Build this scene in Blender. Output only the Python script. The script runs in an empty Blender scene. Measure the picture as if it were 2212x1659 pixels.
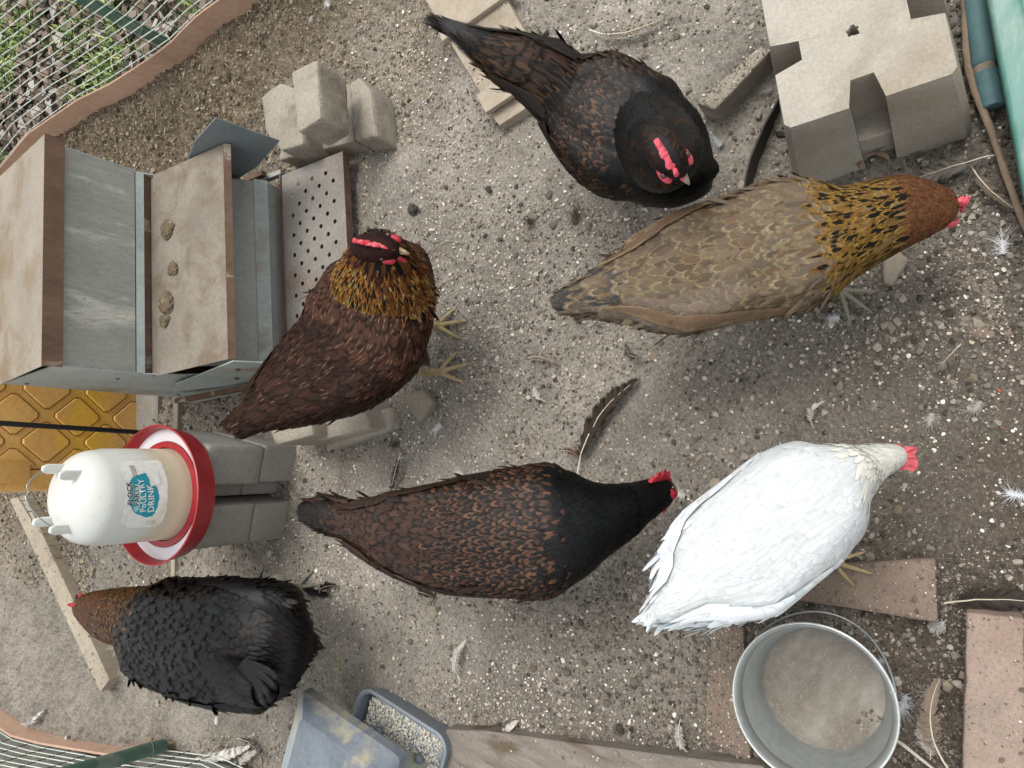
import bpy, bmesh, math, random
import numpy as np
from mathutils import Vector, Matrix
R = math.radians
random.seed(7); rng = np.random.default_rng(11)
scene = bpy.context.scene
col = scene.collection

# ------------------------------------------------------------------ camera
# hand-held phone, 1.3 m up, tipped well down and turned on its side
FPX, CAMH = 1598.0, 1.3                      # focal length in units of a 2212-wide picture
_n = np.array([944.0, 160.5, FPX]); DN = _n/np.linalg.norm(_n)
_f = np.array([0, 0, 1.0]); FH = _f - _f.dot(DN)*DN; FH /= np.linalg.norm(FH)
XW = np.cross(FH, -DN)
MC = np.array([XW, FH, -DN])                 # camera (right, down, forward) -> world
cam = bpy.data.cameras.new('camera'); camo = bpy.data.objects.new('camera', cam); col.objects.link(camo)
cx, cy, cz = MC[:, 0], -MC[:, 1], -MC[:, 2]
camo.matrix_world = Matrix([[cx[i], cy[i], cz[i], (0, 0, CAMH)[i]] for i in range(3)] + [[0, 0, 0, 1]])
cam.sensor_fit = 'HORIZONTAL'; cam.sensor_width = 36; cam.lens = 36*FPX/2212
cam.clip_start = 0.02; cam.clip_end = 200
scene.camera = camo

def P(px, py, z=0.0):                        # the point at height z seen at (px,py) of the survey grid
    r = MC @ np.array([px-1106, py-829.5, FPX]); s = (z-CAMH)/r[2]
    return Vector((s*r[0], s*r[1], z))
def PY(px, py, y):
    r = MC @ np.array([px-1106, py-829.5, FPX]); s = y/r[1]
    return Vector((s*r[0], y, CAMH+s*r[2]))

# ------------------------------------------------------------------ light
SUN_EL, SUN_AZ = 68, 80                      # azimuth from +Y towards +X
w = bpy.data.worlds.new('World'); scene.world = w; w.use_nodes = True
nt = w.node_tree; bg = nt.nodes['Background']
sky = nt.nodes.new('ShaderNodeTexSky'); sky.sky_type = 'NISHITA'; sky.sun_disc = False
sky.sun_elevation = R(SUN_EL); sky.sun_rotation = R(SUN_AZ); sky.air_density = 1.0; sky.dust_density = 4.0
hz_ = nt.nodes.new('ShaderNodeMix'); hz_.data_type = 'RGBA'; hz_.inputs[0].default_value = .8; nt.links.new(sky.outputs[0], hz_.inputs[6]); hz_.inputs[7].default_value = (5.6, 5.5, 5.3, 1)   # thin even cloud
nt.links.new(hz_.outputs[2], bg.inputs[0]); bg.inputs[1].default_value = 0.14
sl = bpy.data.lights.new('sun', 'SUN'); so = bpy.data.objects.new('sun', sl); col.objects.link(so)
sl.energy = 1.6; sl.angle = R(28); sl.color = (1.0, .965, .92)
d = Vector((math.sin(R(SUN_AZ))*math.cos(R(SUN_EL)), math.cos(R(SUN_AZ))*math.cos(R(SUN_EL)), math.sin(R(SUN_EL))))
so.rotation_euler = d.to_track_quat('Z', 'Y').to_euler()
scene.cycles.transparent_max_bounces = 32
scene.view_settings.view_transform = 'Standard'; scene.view_settings.look = 'None'
scene.view_settings.exposure = 0.78; scene.view_settings.gamma = 1.0

# ------------------------------------------------------------------ helpers
def lin(h):
    h = h.lstrip('#'); v = [int(h[i:i+2], 16)/255 for i in (0, 2, 4)]
    return tuple(c/12.92 if c <= .04045 else ((c+.055)/1.055)**2.4 for c in v)
def tag(o, label=None, cat=None, group=None, kind=None):
    if label: o['label'] = label
    if cat: o['category'] = cat
    if group: o['group'] = group
    if kind: o['kind'] = kind
    return o
def empty(name, loc, rz=0.0):
    o = bpy.data.objects.new(name, None); col.objects.link(o); o.location = loc; o.rotation_euler = (0, 0, rz)
    o.empty_display_size = .05
    return o
def link(name, me, parent=None, world=True):
    o = bpy.data.objects.new(name, me); col.objects.link(o)
    if parent:
        o.parent = parent
        if world:
            m = Matrix.LocRotScale(parent.location, parent.rotation_euler, None) if parent.type == 'EMPTY' else Matrix()
            if parent.parent: m = Matrix.LocRotScale(parent.parent.location, parent.parent.rotation_euler, None)
            if parent.type == 'EMPTY': o.matrix_parent_inverse = m.inverted()
    return o
def npmesh(name, V, Fc, mat=None, attrs=None, smooth=False):
    """V (n,3), Fc (m,k) one polygon size"""
    me = bpy.data.meshes.new(name); V = np.asarray(V, np.float32); Fc = np.asarray(Fc, np.int32)
    me.vertices.add(len(V)); me.vertices.foreach_set('co', V.ravel())
    k = Fc.shape[1]; me.loops.add(Fc.size); me.loops.foreach_set('vertex_index', Fc.ravel())
    me.polygons.add(len(Fc)); me.polygons.foreach_set('loop_start', np.arange(0, Fc.size, k, dtype=np.int32))
    me.polygons.foreach_set('loop_total', np.full(len(Fc), k, np.int32))
    me.polygons.foreach_set('use_smooth', np.full(len(Fc), smooth))
    for an, (ty, arr) in (attrs or {}).items():
        a = me.attributes.new(an, ty, 'POINT')
        a.data.foreach_set('color' if ty == 'FLOAT_COLOR' else ('vector' if ty == 'FLOAT_VECTOR' else 'value'), np.asarray(arr, np.float32).ravel())
    me.update(calc_edges=True); me.validate()
    if mat: me.materials.append(mat)
    return me

class MB:
    """collects shapes in world space, then builds one mesh"""
    def __init__(s): s.bm = bmesh.new()
    def hull(s, pts):
        vs = [s.bm.verts.new(p) for p in pts]
        r = bmesh.ops.convex_hull(s.bm, input=vs)
        dl = [g for g in r.get('geom_interior', []) if isinstance(g, bmesh.types.BMVert)]
        if dl: bmesh.ops.delete(s.bm, geom=list(set(dl)), context='VERTS')
        return s
    def prism(s, poly, z0, z1, top=None):
        b = [s.bm.verts.new((p[0], p[1], z0)) for p in poly]; t = [s.bm.verts.new((p[0], p[1], z1)) for p in (top or poly)]
        n = len(b); s.bm.faces.new(b[::-1]); s.bm.faces.new(t)
        for i in range(n): s.bm.faces.new((b[i], b[(i+1) % n], t[(i+1) % n], t[i]))
        return s
    def box(s, c, size, m=None):
        r = bmesh.ops.create_cube(s.bm, size=1); M = Matrix.Translation(c) @ (m or Matrix()) @ Matrix.Diagonal((*size, 1))
        bmesh.ops.transform(s.bm, matrix=M, verts=r['verts']); return s
    def tube(s, pts, rad, n=8, cap=True):
        pts = [Vector(p) for p in pts]; rr = rad if isinstance(rad, (list, tuple)) else [rad]*len(pts)
        rings = []; up = None
        for i, p in enumerate(pts):
            t = (pts[min(i+1, len(pts)-1)]-pts[max(i-1, 0)]).normalized()
            if up is None: up = Vector((0, 0, 1)) if abs(t.z) < .9 else Vector((1, 0, 0))
            a = t.cross(up).normalized(); b = a.cross(t).normalized(); up = b
            rings.append([s.bm.verts.new(p+(a*math.cos(k*2*math.pi/n)+b*math.sin(k*2*math.pi/n))*rr[i]) for k in range(n)])
        for A, B in zip(rings, rings[1:]):
            for k in range(n): s.bm.faces.new((A[k], A[(k+1) % n], B[(k+1) % n], B[k]))
        if cap: s.bm.faces.new(rings[0][::-1]); s.bm.faces.new(rings[-1])
        return s
    def lathe(s, prof, c, n=64, closed=False):
        rings = [[s.bm.verts.new((c[0]+r*math.cos(k*2*math.pi/n), c[1]+r*math.sin(k*2*math.pi/n), c[2]+z)) for k in range(n)] for r, z in prof]
        pr = list(zip(rings, rings[1:])) + ([(rings[-1], rings[0])] if closed else [])
        for A, B in pr:
            for k in range(n): s.bm.faces.new((A[k], A[(k+1) % n], B[(k+1) % n], B[k]))
        return s
    def sph(s, c, r, sc=(1, 1, 1), m=None, seg=16):
        q = bmesh.ops.create_uvsphere(s.bm, u_segments=seg, v_segments=seg//2+2, radius=r)
        bmesh.ops.transform(s.bm, matrix=Matrix.Translation(c) @ (m or Matrix()) @ Matrix.Diagonal((*sc, 1)), verts=q['verts']); return s
    def sheet(s, quad, th):                 # a plate from four corners with thickness
        q = [Vector(p) for p in quad]; n = (q[1]-q[0]).cross(q[3]-q[0]).normalized()*th
        s.hull(q+[p-n for p in q]); return s
    def rough(s, cuts, amp, sc=30, seed=0):
        bmesh.ops.subdivide_edges(s.bm, edges=s.bm.edges[:], cuts=cuts, use_grid_fill=True)
        from mathutils import noise
        s.bm.normal_update()
        for v in s.bm.verts:
            v.co += v.normal*amp*(noise.noise(v.co*sc+Vector((seed, 0, 0)))+.5*noise.noise(v.co*sc*3+Vector((seed, 5, 0))))
        return s
    def bev(s, w, seg=2, ang=30):
        s.bm.normal_update(); bmesh.ops.remove_doubles(s.bm, verts=s.bm.verts[:], dist=1e-5)
        bmesh.ops.recalc_face_normals(s.bm, faces=s.bm.faces[:])
        es = [e for e in s.bm.edges if len(e.link_faces) == 2 and e.calc_face_angle(0) > R(ang)]
        bmesh.ops.bevel(s.bm, geom=es, offset=w, segments=seg, affect='EDGES', profile=.5, clamp_overlap=True); return s
    def build(s, name, mat, parent=None, smooth=None, recalc=True):
        if recalc: bmesh.ops.recalc_face_normals(s.bm, faces=s.bm.faces[:])
        me = bpy.data.meshes.new(name); s.bm.to_mesh(me); s.bm.free(); me.materials.append(mat)
        if smooth is not None:
            me.polygons.foreach_set('use_smooth', [True]*len(me.polygons))
            if smooth < 180: me.set_sharp_from_angle(angle=R(smooth))
        return link(name, me, parent)

# ------------------------------------------------------------------ materials
def newmat(name):
    m = bpy.data.materials.new(name); m.use_nodes = True; t = m.node_tree
    return m, t, t.nodes['Principled BSDF'], t.nodes, t.links
def N(t, ty, **kw):
    n = t.nodes.new(ty)
    for k, v in kw.items(): setattr(n, k, v)
    return n
def noisef(t, scale, detail=4, rough=.6, vec=None, dist=0, w=None):
    n = N(t, 'ShaderNodeTexNoise'); n.inputs['Scale'].default_value = scale; n.inputs['Detail'].default_value = detail
    n.inputs['Roughness'].default_value = rough; n.inputs['Distortion'].default_value = dist
    if vec is not None: t.links.new(vec, n.inputs['Vector'])
    return n.outputs['Fac']
def ramp(t, fac, stops):
    r = N(t, 'ShaderNodeValToRGB'); e = r.color_ramp.elements
    while len(e) < len(stops): e.new(.5)
    for i, (p, c) in enumerate(stops):
        e[i].position = p; e[i].color = (*(c if isinstance(c, tuple) else (c, c, c)), 1)
    t.links.new(fac, r.inputs[0]); return r.outputs[0]
def mixc(t, fac, a, b, mode='MIX'):
    m = N(t, 'ShaderNodeMix', data_type='RGBA', blend_type=mode)
    for s, v in ((0, fac), (6, a), (7, b)):
        if hasattr(v, 'links') or isinstance(v, bpy.types.NodeSocket): t.links.new(v, m.inputs[s])
        elif s == 0: m.inputs[0].default_value = v
        else: m.inputs[s].default_value = (*v, 1)
    return m.outputs[2]
def mth(t, op, a, b=None, c=None):
    m = N(t, 'ShaderNodeMath', operation=op)
    for i, v in enumerate((a, b, c)):
        if v is None: continue
        if isinstance(v, bpy.types.NodeSocket): t.links.new(v, m.inputs[i])
        else: m.inputs[i].default_value = v
    return m.outputs[0]
def bump(t, h, strength, dist, bsdf):
    b = N(t, 'ShaderNodeBump'); b.inputs['Strength'].default_value = strength; b.inputs['Distance'].default_value = dist
    t.links.new(h, b.inputs['Height']); t.links.new(b.outputs[0], bsdf.inputs['Normal'])
def coords(t, stretch=None):
    c = N(t, 'ShaderNodeTexCoord').outputs['Object']
    if stretch:
        m = N(t, 'ShaderNodeMapping'); m.inputs['Scale'].default_value = stretch[:3]
        if len(stretch) > 3: m.inputs['Rotation'].default_value = stretch[3]
        t.links.new(c, m.inputs['Vector']); return m.outputs[0]
    return c
def blotch(name, c1, c2, c3=None, scale=12, rough=.85, spec=.3, bs=.3, bd=.002, bscale=120, stretch=None, speck=None, metal=0, third=(.56, .66), speckscale=220, thirdscale=3.1):
    """stone, wood, plastic: two tones mottled, a third in patches, specks, fine bump"""
    m, t, b, n, l = newmat(name); v = coords(t, stretch)
    f = noisef(t, scale, 8, .65, v)
    c = ramp(t, f, [(.32, c1), (.68, c2)])
    if c3: c = mixc(t, ramp(t, noisef(t, scale*thirdscale/3.1*.45, 6, .62, v, .4), [(third[0], 0.0), (third[1], 1.0)]), c, c3)
    if speck:
        c = mixc(t, ramp(t, noisef(t, speckscale, 2, .5, v), [(.58, 0.0), (.72, 1.0)]), c, speck)
    g = noisef(t, bscale*.9, 3, .6, v)
    c = mixc(t, .25, c, ramp(t, g, [(.3, .25), (.7, 1.0)]), 'MULTIPLY')
    l.new(c, b.inputs['Base Color']); b.inputs['Roughness'].default_value = rough; b.inputs['Specular IOR Level'].default_value = spec
    b.inputs['Metallic'].default_value = metal
    bump(t, mth(t, 'ADD', noisef(t, bscale, 4, .7, v), f), bs, bd, b)
    return m
def vcolmat(name, rough=.9, bs=.4):
    m, t, b, n, l = newmat(name); a = N(t, 'ShaderNodeAttribute', attribute_name='ca')
    c = mixc(t, .5, a.outputs['Color'], ramp(t, noisef(t, 260, 3, .6, coords(t)), [(.25, .45), (.75, 1.0)]), 'MULTIPLY')
    l.new(c, b.inputs['Base Color']); b.inputs['Roughness'].default_value = rough; b.inputs['Specular IOR Level'].default_value = .2
    return m

CONC = blotch('concrete', lin('#928b7f'), lin('#a39d91'), lin('#7b7367'), 9, .95, .15, .8, .003, 120, speck=lin('#766e62'), speckscale=380)
CONC_L = blotch('pale_concrete', lin('#a5a095'), lin('#b4b0a6'), lin('#968d7f'), 8, .95, .15, .8, .002, 200, speck=lin('#a59f93'), speckscale=380, third=(.5, .7))
CONC_D = blotch('grey_concrete', lin('#8a8781'), lin('#999690'), lin('#8d8475'), 7, .95, .15, .6, .0014, 150)
BRICK = blotch('brick_clay', lin('#786a60'), lin('#867669'), lin('#776f65'), 14, .95, .15, .5, .001, 240, speck=lin('#6a5c52'), speckscale=480)
BRICK2 = blotch('pink_brick_clay', lin('#8c7b70'), lin('#9b8b80'), lin('#857b70'), 14, .95, .15, .5, .001, 240, speck=lin('#7d6c62'), speckscale=480)
STONE = blotch('stone', lin('#7d7669'), lin('#8f877a'), None, 20, .95, .15, .6, .002, 120)
WOOD = blotch('pale_wood', lin('#998f7f'), lin('#a89e8e'), lin('#8a8070'), 7, .85, .2, .35, .0012, 60, stretch=(4, 4, 4), third=(.5, .7))
WOOD_OLD = blotch('weathered_wood', lin('#6f6961'), lin('#88817a'), lin('#635749'), 5, .9, .15, .5, .002, 50, stretch=(9, 1.6, 6))
PLANK = blotch('dusty_plank', lin('#968d7e'), lin('#a8a090'), lin('#7c7265'), 6, .9, .15, .5, .0015, 70)
GALV = blotch('galvanised_steel', lin('#8f918c'), lin('#a0a29c'), lin('#acaea6'), 9, .5, .5, .15, .0006, 90, stretch=(1, 1, 1.0), third=(.6, .8), speck=lin('#737b78'), speckscale=380)
GALV_S = blotch('streaked_zinc', lin('#8d908b'), lin('#9b9e98'), lin('#bcbeb4'), 10, .55, .4, .2, .0006, 60, stretch=(3.2, 3.2, .55), third=(.57, .66), speck=lin('#767c78'), speckscale=160)
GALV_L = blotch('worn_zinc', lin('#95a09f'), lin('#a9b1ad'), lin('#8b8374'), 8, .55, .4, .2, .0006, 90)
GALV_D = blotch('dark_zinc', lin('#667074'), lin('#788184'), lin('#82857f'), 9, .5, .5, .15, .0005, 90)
RUST = blotch('dusty_rust', lin('#7a746a'), lin('#8c867b'), lin('#73675a'), 10, .9, .2, .35, .001, 150, speck=lin('#74604e'), speckscale=420, third=(.48, .66), thirdscale=9)
RUST_D = blotch('dark_rust', lin('#57463a'), lin('#705a4c'), lin('#a39a88'), 16, .85, .2, .35, .001, 150, stretch=(1.5, 1.5, .5), third=(.58, .64))
RUST_PALE = blotch('pale_dusty_rust', lin('#8a857b'), lin('#9b958b'), lin('#847867'), 8, .9, .2, .35, .001, 180, speck=lin('#8d745c'), speckscale=420, third=(.48, .66), thirdscale=9)
RED = blotch('red_plastic', lin('#8c1a22'), lin('#a3222b'), lin('#a8454a'), 10, .4, .5, .05, .0005, 60, third=(.62, .8))
BAIT = blotch('blue_plastic', lin('#606972'), lin('#757d85'), lin('#98937f'), 16, .65, .35, .15, .0005, 120, third=(.52, .62))
BLUE = blotch('plain_blue_plastic', lin('#6b747e'), lin('#7e8790'), None, 8, .5, .4, .1, .0005, 80)
PALEBLUE_LIT = blotch('pale_and_skylit_blue_plastic', lin('#8f999f'), lin('#a3abae'), lin('#b1ab95'), 9, .6, .4, .1, .0005, 120)  # tray floor colour, also the sky-lit slope painted on the lid
MILK = blotch('milky_green_plastic', lin('#a3aa98'), lin('#b2b8a6'), None, 8, .4, .4, .05, .0005, 80)
ORANGE = blotch('orange_plastic', lin('#d8a55c'), lin('#e2b46c'), lin('#e9b748'), 8, .5, .4, .12, .0006, 120, third=(.5, .62))
GROOVE = blotch('dark_orange_groove', lin('#8a6638'), lin('#a67c42'), None, 20, .8, .2, .2, .0006, 120)  # darker orange outlining each raised diamond
GREENP = blotch('green_painted_pole', lin('#4b665c'), lin('#5c786c'), lin('#73867a'), 20, .6, .35, .2, .0008, 90)
TEAL = blotch('teal_plastic', lin('#44786e'), lin('#5a877e'), lin('#80948b'), 12, .45, .45, .15, .0008, 90, stretch=(1, 3, 1), third=(.52, .72))
TEAL_B = blotch('blue_green_plastic', lin('#4f7075'), lin('#67878a'), lin('#8b9a90'), 14, .6, .35, .2, .001, 90)
TEAL_S = blotch('clean_teal_plastic', lin('#2c7a6d'), lin('#3a8778'), None, 6, .4, .45, .05, .0005, 60)
PEACH = blotch('peach_edging_plastic', lin('#b2937e'), lin('#c0a18b'), lin('#a08774'), 6, .7, .3, .2, .001, 80)
BLACK = blotch('black_plastic', lin('#1c1d1e'), lin('#26272a'), None, 10, .5, .4, .1, .0005, 80)
RUBBER = blotch('dark_rubber', lin('#3a3835'), lin('#4b4844'), lin('#5d574e'), 20, .8, .2, .3, .001, 90)
WIRE_L = blotch('coated_wire', lin('#b4c0b4'), lin('#c8d2c6'), None, 10, .5, .4, .05, .0003, 80)
WIRE_D = blotch('dark_wire', lin('#20251f'), lin('#2f352e'), None, 10, .5, .4, .05, .0003, 80)
STEELW = blotch('steel_wire', lin('#7c8283'), lin('#989d9c'), None, 10, .35, .5, .05, .0003, 80, metal=.6)
BARK = blotch('dry_twig', lin('#7a6a5c'), lin('#91806f'), lin('#655548'), 30, .9, .2, .5, .001, 200)
POO = blotch('dried_droppings', lin('#5c5040'), lin('#7b6f5c'), lin('#cfcabd'), 60, .95, .1, .8, .003, 200, third=(.6, .66))

# ------------------------------------------------------------------ ground
def vnoise(x, y, s, seed):
    x = x*s; y = y*s; xi = np.floor(x).astype(np.int64); yi = np.floor(y).astype(np.int64); fx = x-xi; fy = y-yi
    fx = fx*fx*(3-2*fx); fy = fy*fy*(3-2*fy)
    def hsh(a, b):
        h = (a*374761393 + b*668265263 + seed*69069) & 0xffffffff; h = ((h ^ (h >> 13))*1274126177) & 0xffffffff
        return ((h ^ (h >> 16)) & 0xffff)/65535.0
    return (hsh(xi, yi)*(1-fx)+hsh(xi+1, yi)*fx)*(1-fy)+(hsh(xi, yi+1)*(1-fx)+hsh(xi+1, yi+1)*fx)*fy - .5
EDGE_PX = [(25, 338), (65, 289), (169, 213), (235, 177), (330, 117), (371, 90), (426, 38), (475, 0)]
EDGE = [P(a, b, .1) for a, b in EDGE_PX]; EDGE = [Vector((p.x, p.y, 0)) for p in EDGE]
EDGE = [EDGE[0]+Vector((-.35, .5, 0))] + EDGE + [EDGE[-1]+Vector((.16, -.34, 0))]
EDGE2 = [P(a, b, .03) for a, b in ((0, 1560), (40, 1585), (100, 1600), (250, 1625), (350, 1612))]
EDGE2 = [Vector((-1.29, 2.75, 0))]+[Vector((p.x, p.y, 0)) for p in EDGE2]
def dist_poly(x, y, pl):
    best = np.full(x.shape, 9.0); side = np.zeros(x.shape)
    for a, b in zip(pl, pl[1:]):
        dx, dy = b.x-a.x, b.y-a.y; L2 = dx*dx+dy*dy
        t = np.clip(((x-a.x)*dx+(y-a.y)*dy)/L2, 0, 1); qx = x-a.x-t*dx; qy = y-a.y-t*dy
        dd = np.hypot(qx, qy); s = np.sign(dx*(y-a.y)-dy*(x-a.x)); m = dd < best
        best = np.where(m, dd, best); side = np.where(m, s, side)
    return best, side
def gh(x, y, fine=True):
    x = np.asarray(x, float); y = np.asarray(y, float)
    h = .016*vnoise(x, y, 3.1, 1)+.015*vnoise(x, y, 7.3, 2)
    far = np.clip((y-1.2)/.8, 0, 1)
    h = h+(.004+.006*far)*vnoise(x, y, 22, 3)+(.004+.005*far)*vnoise(x, y, 48, 4)
    if fine:
        h = h+(.0055+.012*far)*np.maximum(vnoise(x, y, 95, 5), -.1)+(.0045+.006*far)*vnoise(x, y, 190, 6)
    d1, s1 = dist_poly(x, y, EDGE)
    ins = s1 < 0                                   # yard side of the peach edging
    h = h+np.where(ins, .035*np.exp(-(d1/.16)**2), -.01)
    hol = np.hypot(x-.47, y-.36)                   # scratched hollow by the big block
    h = h-.03*np.exp(-(hol/.10)**2)
    d2 = np.hypot(x+.30, y-.02); h = h-.012*np.exp(-(d2/.10)**2)
    return h-.004
def axis(lo, hi, st, ext):
    a = np.arange(lo, hi, st); out = [hi]; s = st
    while out[-1] < ext: s *= 1.35; out.append(out[-1]+s)
    lo_l = [lo]; s = st
    while lo_l[-1] > -ext: s *= 1.35; lo_l.append(lo_l[-1]-s)
    return np.array(sorted(set(np.round(np.concatenate([a, out, lo_l]), 5))))
gx = axis(-1.4, 1.1, .0034, 30); gy = np.concatenate([axis(-.35, 1.55, .0034, 30)])
gy = np.array(sorted(set(np.concatenate([gy[gy < 1.55], np.arange(1.55, 3.2, .0045), gy[gy > 3.4]]).round(5))))
GX, GY = np.meshgrid(gx, gy); GZ = gh(GX, GY)
big = (np.abs(GX) > 3) | (np.abs(GY) > 5); GZ[big] = -.02
nx, ny = len(gx), len(gy); idx = np.arange(nx*ny).reshape(ny, nx)
quads = np.stack([idx[:-1, :-1], idx[:-1, 1:], idx[1:, 1:], idx[1:, :-1]], -1).reshape(-1, 4)
m, t, b, n, l = newmat('soil'); v = coords(t)
base = ramp(t, noisef(t, 6, 8, .7, v), [(.30, lin('#857f76')), (.5, lin('#a19b91')), (.70, lin('#b4aea3'))])
sep = N(t, 'ShaderNodeSeparateXYZ'); l.new(v, sep.inputs[0])
# drier, straw-brown litter towards the far fence; dark damp crumbs by the bucket
fy = mth(t, 'ADD', mth(t, 'MULTIPLY', sep.outputs['Y'], .5), mth(t, 'MULTIPLY', sep.outputs['X'], .45))
fy = mth(t, 'ADD', fy, mth(t, 'MULTIPLY', noisef(t, 4, 5, .6, v), .5))
base = mixc(t, ramp(t, fy, [(.98/1.0, 0.0), (1.0, 0.0)]), base, base)
mask = N(t, 'ShaderNodeMapRange'); l.new(fy, mask.inputs[0]); mask.inputs[1].default_value = 1.05; mask.inputs[2].default_value = 1.45
lit = ramp(t, noisef(t, 40, 8, .75, v, .6), [(.3, lin('#54483b')), (.5, lin('#857866')), (.72, lin('#aa9d88'))])
base = mixc(t, mask.outputs[0], base, lit)
dk = N(t, 'ShaderNodeMapRange'); 
dsum = mth(t, 'ADD', mth(t, 'ADD', mth(t, 'MULTIPLY', sep.outputs['Y'], -1.0), mth(t, 'MULTIPLY', sep.outputs['X'], -.35)), mth(t, 'MULTIPLY', noisef(t, 7, 5, .6, v), .6))
l.new(dsum, dk.inputs[0]); dk.inputs[1].default_value = -.30; dk.inputs[2].default_value = .45
base = mixc(t, mth(t, 'MULTIPLY', dk.outputs[0], .9), base, lin('#574e44'))
base = mixc(t, 1.0, base, ramp(t, noisef(t, 2.3, 4, .6, v, .3), [(.34, .66), (.62, 1.0)]), 'MULTIPLY')
base = mixc(t, .65, base, ramp(t, noisef(t, 170, 5, .7, v), [(.36, .30), (.60, 1.0)]), 'MULTIPLY')
base = mixc(t, ramp(t, noisef(t, 330, 2, .5, v), [(.66, 0.0), (.70, 1.0)]), base, lin('#aba498'))
l.new(base, b.inputs['Base Color']); b.inputs['Roughness'].default_value = 1; b.inputs['Specular IOR Level'].default_value = .1
bump(t, mth(t, 'ADD', noisef(t, 150, 6, .75, v), noisef(t, 420, 3, .7, v)), .7, .004, b)
g = link('ground', npmesh('ground', np.stack([GX, GY, GZ], -1).reshape(-1, 3), quads, m, smooth=True)); tag(g, kind='structure', label='trodden bare soil of the hen run')

ICO_V = []; _b = bmesh.new(); bmesh.ops.create_icosphere(_b, subdivisions=1, radius=1)
ICO_V = np.array([v_.co[:] for v_ in _b.verts]); ICO_F = np.array([[q.index for q in f_.verts] for f_ in _b.faces]); _b.free()
def rotmats(n):
    q = rng.normal(size=(n, 4)); q /= np.linalg.norm(q, axis=1, keepdims=True); a, b_, c_, d_ = q.T
    return np.stack([1-2*(c_*c_+d_*d_), 2*(b_*c_-a*d_), 2*(b_*d_+a*c_), 2*(b_*c_+a*d_), 1-2*(b_*b_+d_*d_), 2*(c_*d_-a*b_), 2*(b_*d_-a*c_), 2*(c_*d_+a*b_), 1-2*(b_*b_+c_*c_)], -1).reshape(-1, 3, 3)
def stones(x, y, r, colr, z=None, flat=.7, sink=.25):
    n = len(x); V = ICO_V[None]*(1+.28*rng.normal(size=(n, 12, 1)).clip(-1.2, 1.2)); V = V*rng.uniform(.6, 1.15, (n, 1, 3)); V = V@rotmats(n)
    V[:, :, 2] *= flat; V = V*r[:, None, None]; zz = (gh(x, y) if z is None else z)+r*sink
    V += np.stack([x, y, zz], -1)[:, None, :]
    Fc = ICO_F[None]+(np.arange(n)*12)[:, None, None]
    C = np.concatenate([np.repeat(colr, 12, 0), np.ones((n*12, 1))], 1)
    return V.reshape(-1, 3), Fc.reshape(-1, 3), C
def scatter(n, dens):
    xs, ys = [], []
    while sum(map(len, xs)) < n:
        x = rng.uniform(-1.4, 1.1, 40000); y = rng.uniform(-.35, 2.8, 40000); k = rng.uniform(size=40000) < dens(x, y); xs.append(x[k]); ys.append(y[k])
    return np.concatenate(xs)[:n], np.concatenate(ys)[:n]
def inside(x, y):
    d_, s_ = dist_poly(x, y, EDGE); e_, t_ = dist_poly(x, y, EDGE2); return (s_ < 0) & ~((t_ > 0) & (x < -.9)) & (x > -1.33)
def dn(x, y):
    b_ = np.clip(1.05-(y-.2)*.55, .10, 1); c_ = np.clip(.62+vnoise(x, y, 4, 21)*1.5+vnoise(x, y, 12, 22)*.8, .06, 1)
    return b_*c_*inside(x, y)
def mixcols(n, cols, wts, j=.12):
    c = np.array([lin(q) for q in cols])[rng.choice(len(cols), n, p=np.array(wts)/sum(wts))]
    return c*rng.uniform(1-j*1.8, 1+j*1.6, (n, 1))
nC = 95000; x, y = scatter(nC, dn); r = np.exp(rng.normal(math.log(.0018), .45, nC)).clip(.0009, .0085)*np.clip(1.3-.22*y, .7, 1.3)
damp = np.clip(.85-y*1.4, 0, 1)[:, None]
c = mixcols(nC, ['#978f84', '#6e675e', '#aca498', '#7f766b', '#bfb7aa', '#504a43'], [4, 3, 2.5, 2, 1.2, 1.6]); c = c*(1-.45*damp)*(1+.55*vnoise(x, y, 2.6, 71)+.35*vnoise(x, y, 7, 72))[:, None].clip(.6, 1.3)
V1 = stones(x, y, r, c)
nW = 9500; x, y = scatter(nW, lambda a, b_: np.clip(.9-.5*np.abs(b_-.45), .1, 1)*np.clip(.5+1.6*vnoise(a, b_, 3.3, 31), .08, 1)*inside(a, b_))
r = np.exp(rng.normal(math.log(.0019), .38, nW)).clip(.0010, .0046)
V2 = stones(x, y, r, mixcols(nW, ['#dcd7cb', '#c9c2b2', '#e6e3dc', '#b8ad98'], [4, 3, 2, 1.4], .06), sink=.45)
nP = 26; x, y = scatter(nP, lambda a, b_: (b_ < .35)*1.0*inside(a, b_)); V3 = stones(x, y, np.full(nP, .0026), mixcols(nP, ['#c8683c'], [1]), sink=.5)
nB = 240; x, y = scatter(nB, lambda a, b_: np.clip(1-.8*b_, .05, 1)*inside(a, b_)); r = rng.uniform(.005, .0105, nB)
V4 = stones(x, y, r, mixcols(nB, ['#857b6d', '#726859', '#938a7c'], [2, 2, 1]), sink=.05)
nF = 16000; x, y = scatter(nF, lambda a, b_: np.clip((b_-1.15)*1.2+.5*np.maximum(a-.3, 0), 0, 1)*np.clip(.55+1.6*vnoise(a, b_, 9, 51), .1, 1)*inside(a, b_)); r = np.exp(rng.normal(math.log(.0036), .38, nF)).clip(.0015, .009)
V5 = stones(x, y, r, mixcols(nF, ['#948976', '#766a5a', '#aa9e8b', '#544a3e'], [3, 3, 2, 2]), sink=.1)
def merge(parts):
    o = 0; Vs, Fs, Cs = [], [], []
    for a, b_, c_ in parts: Vs.append(a); Fs.append(b_+o); Cs.append(c_); o += len(a)
    return np.concatenate(Vs), np.concatenate(Fs), np.concatenate(Cs)
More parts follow.
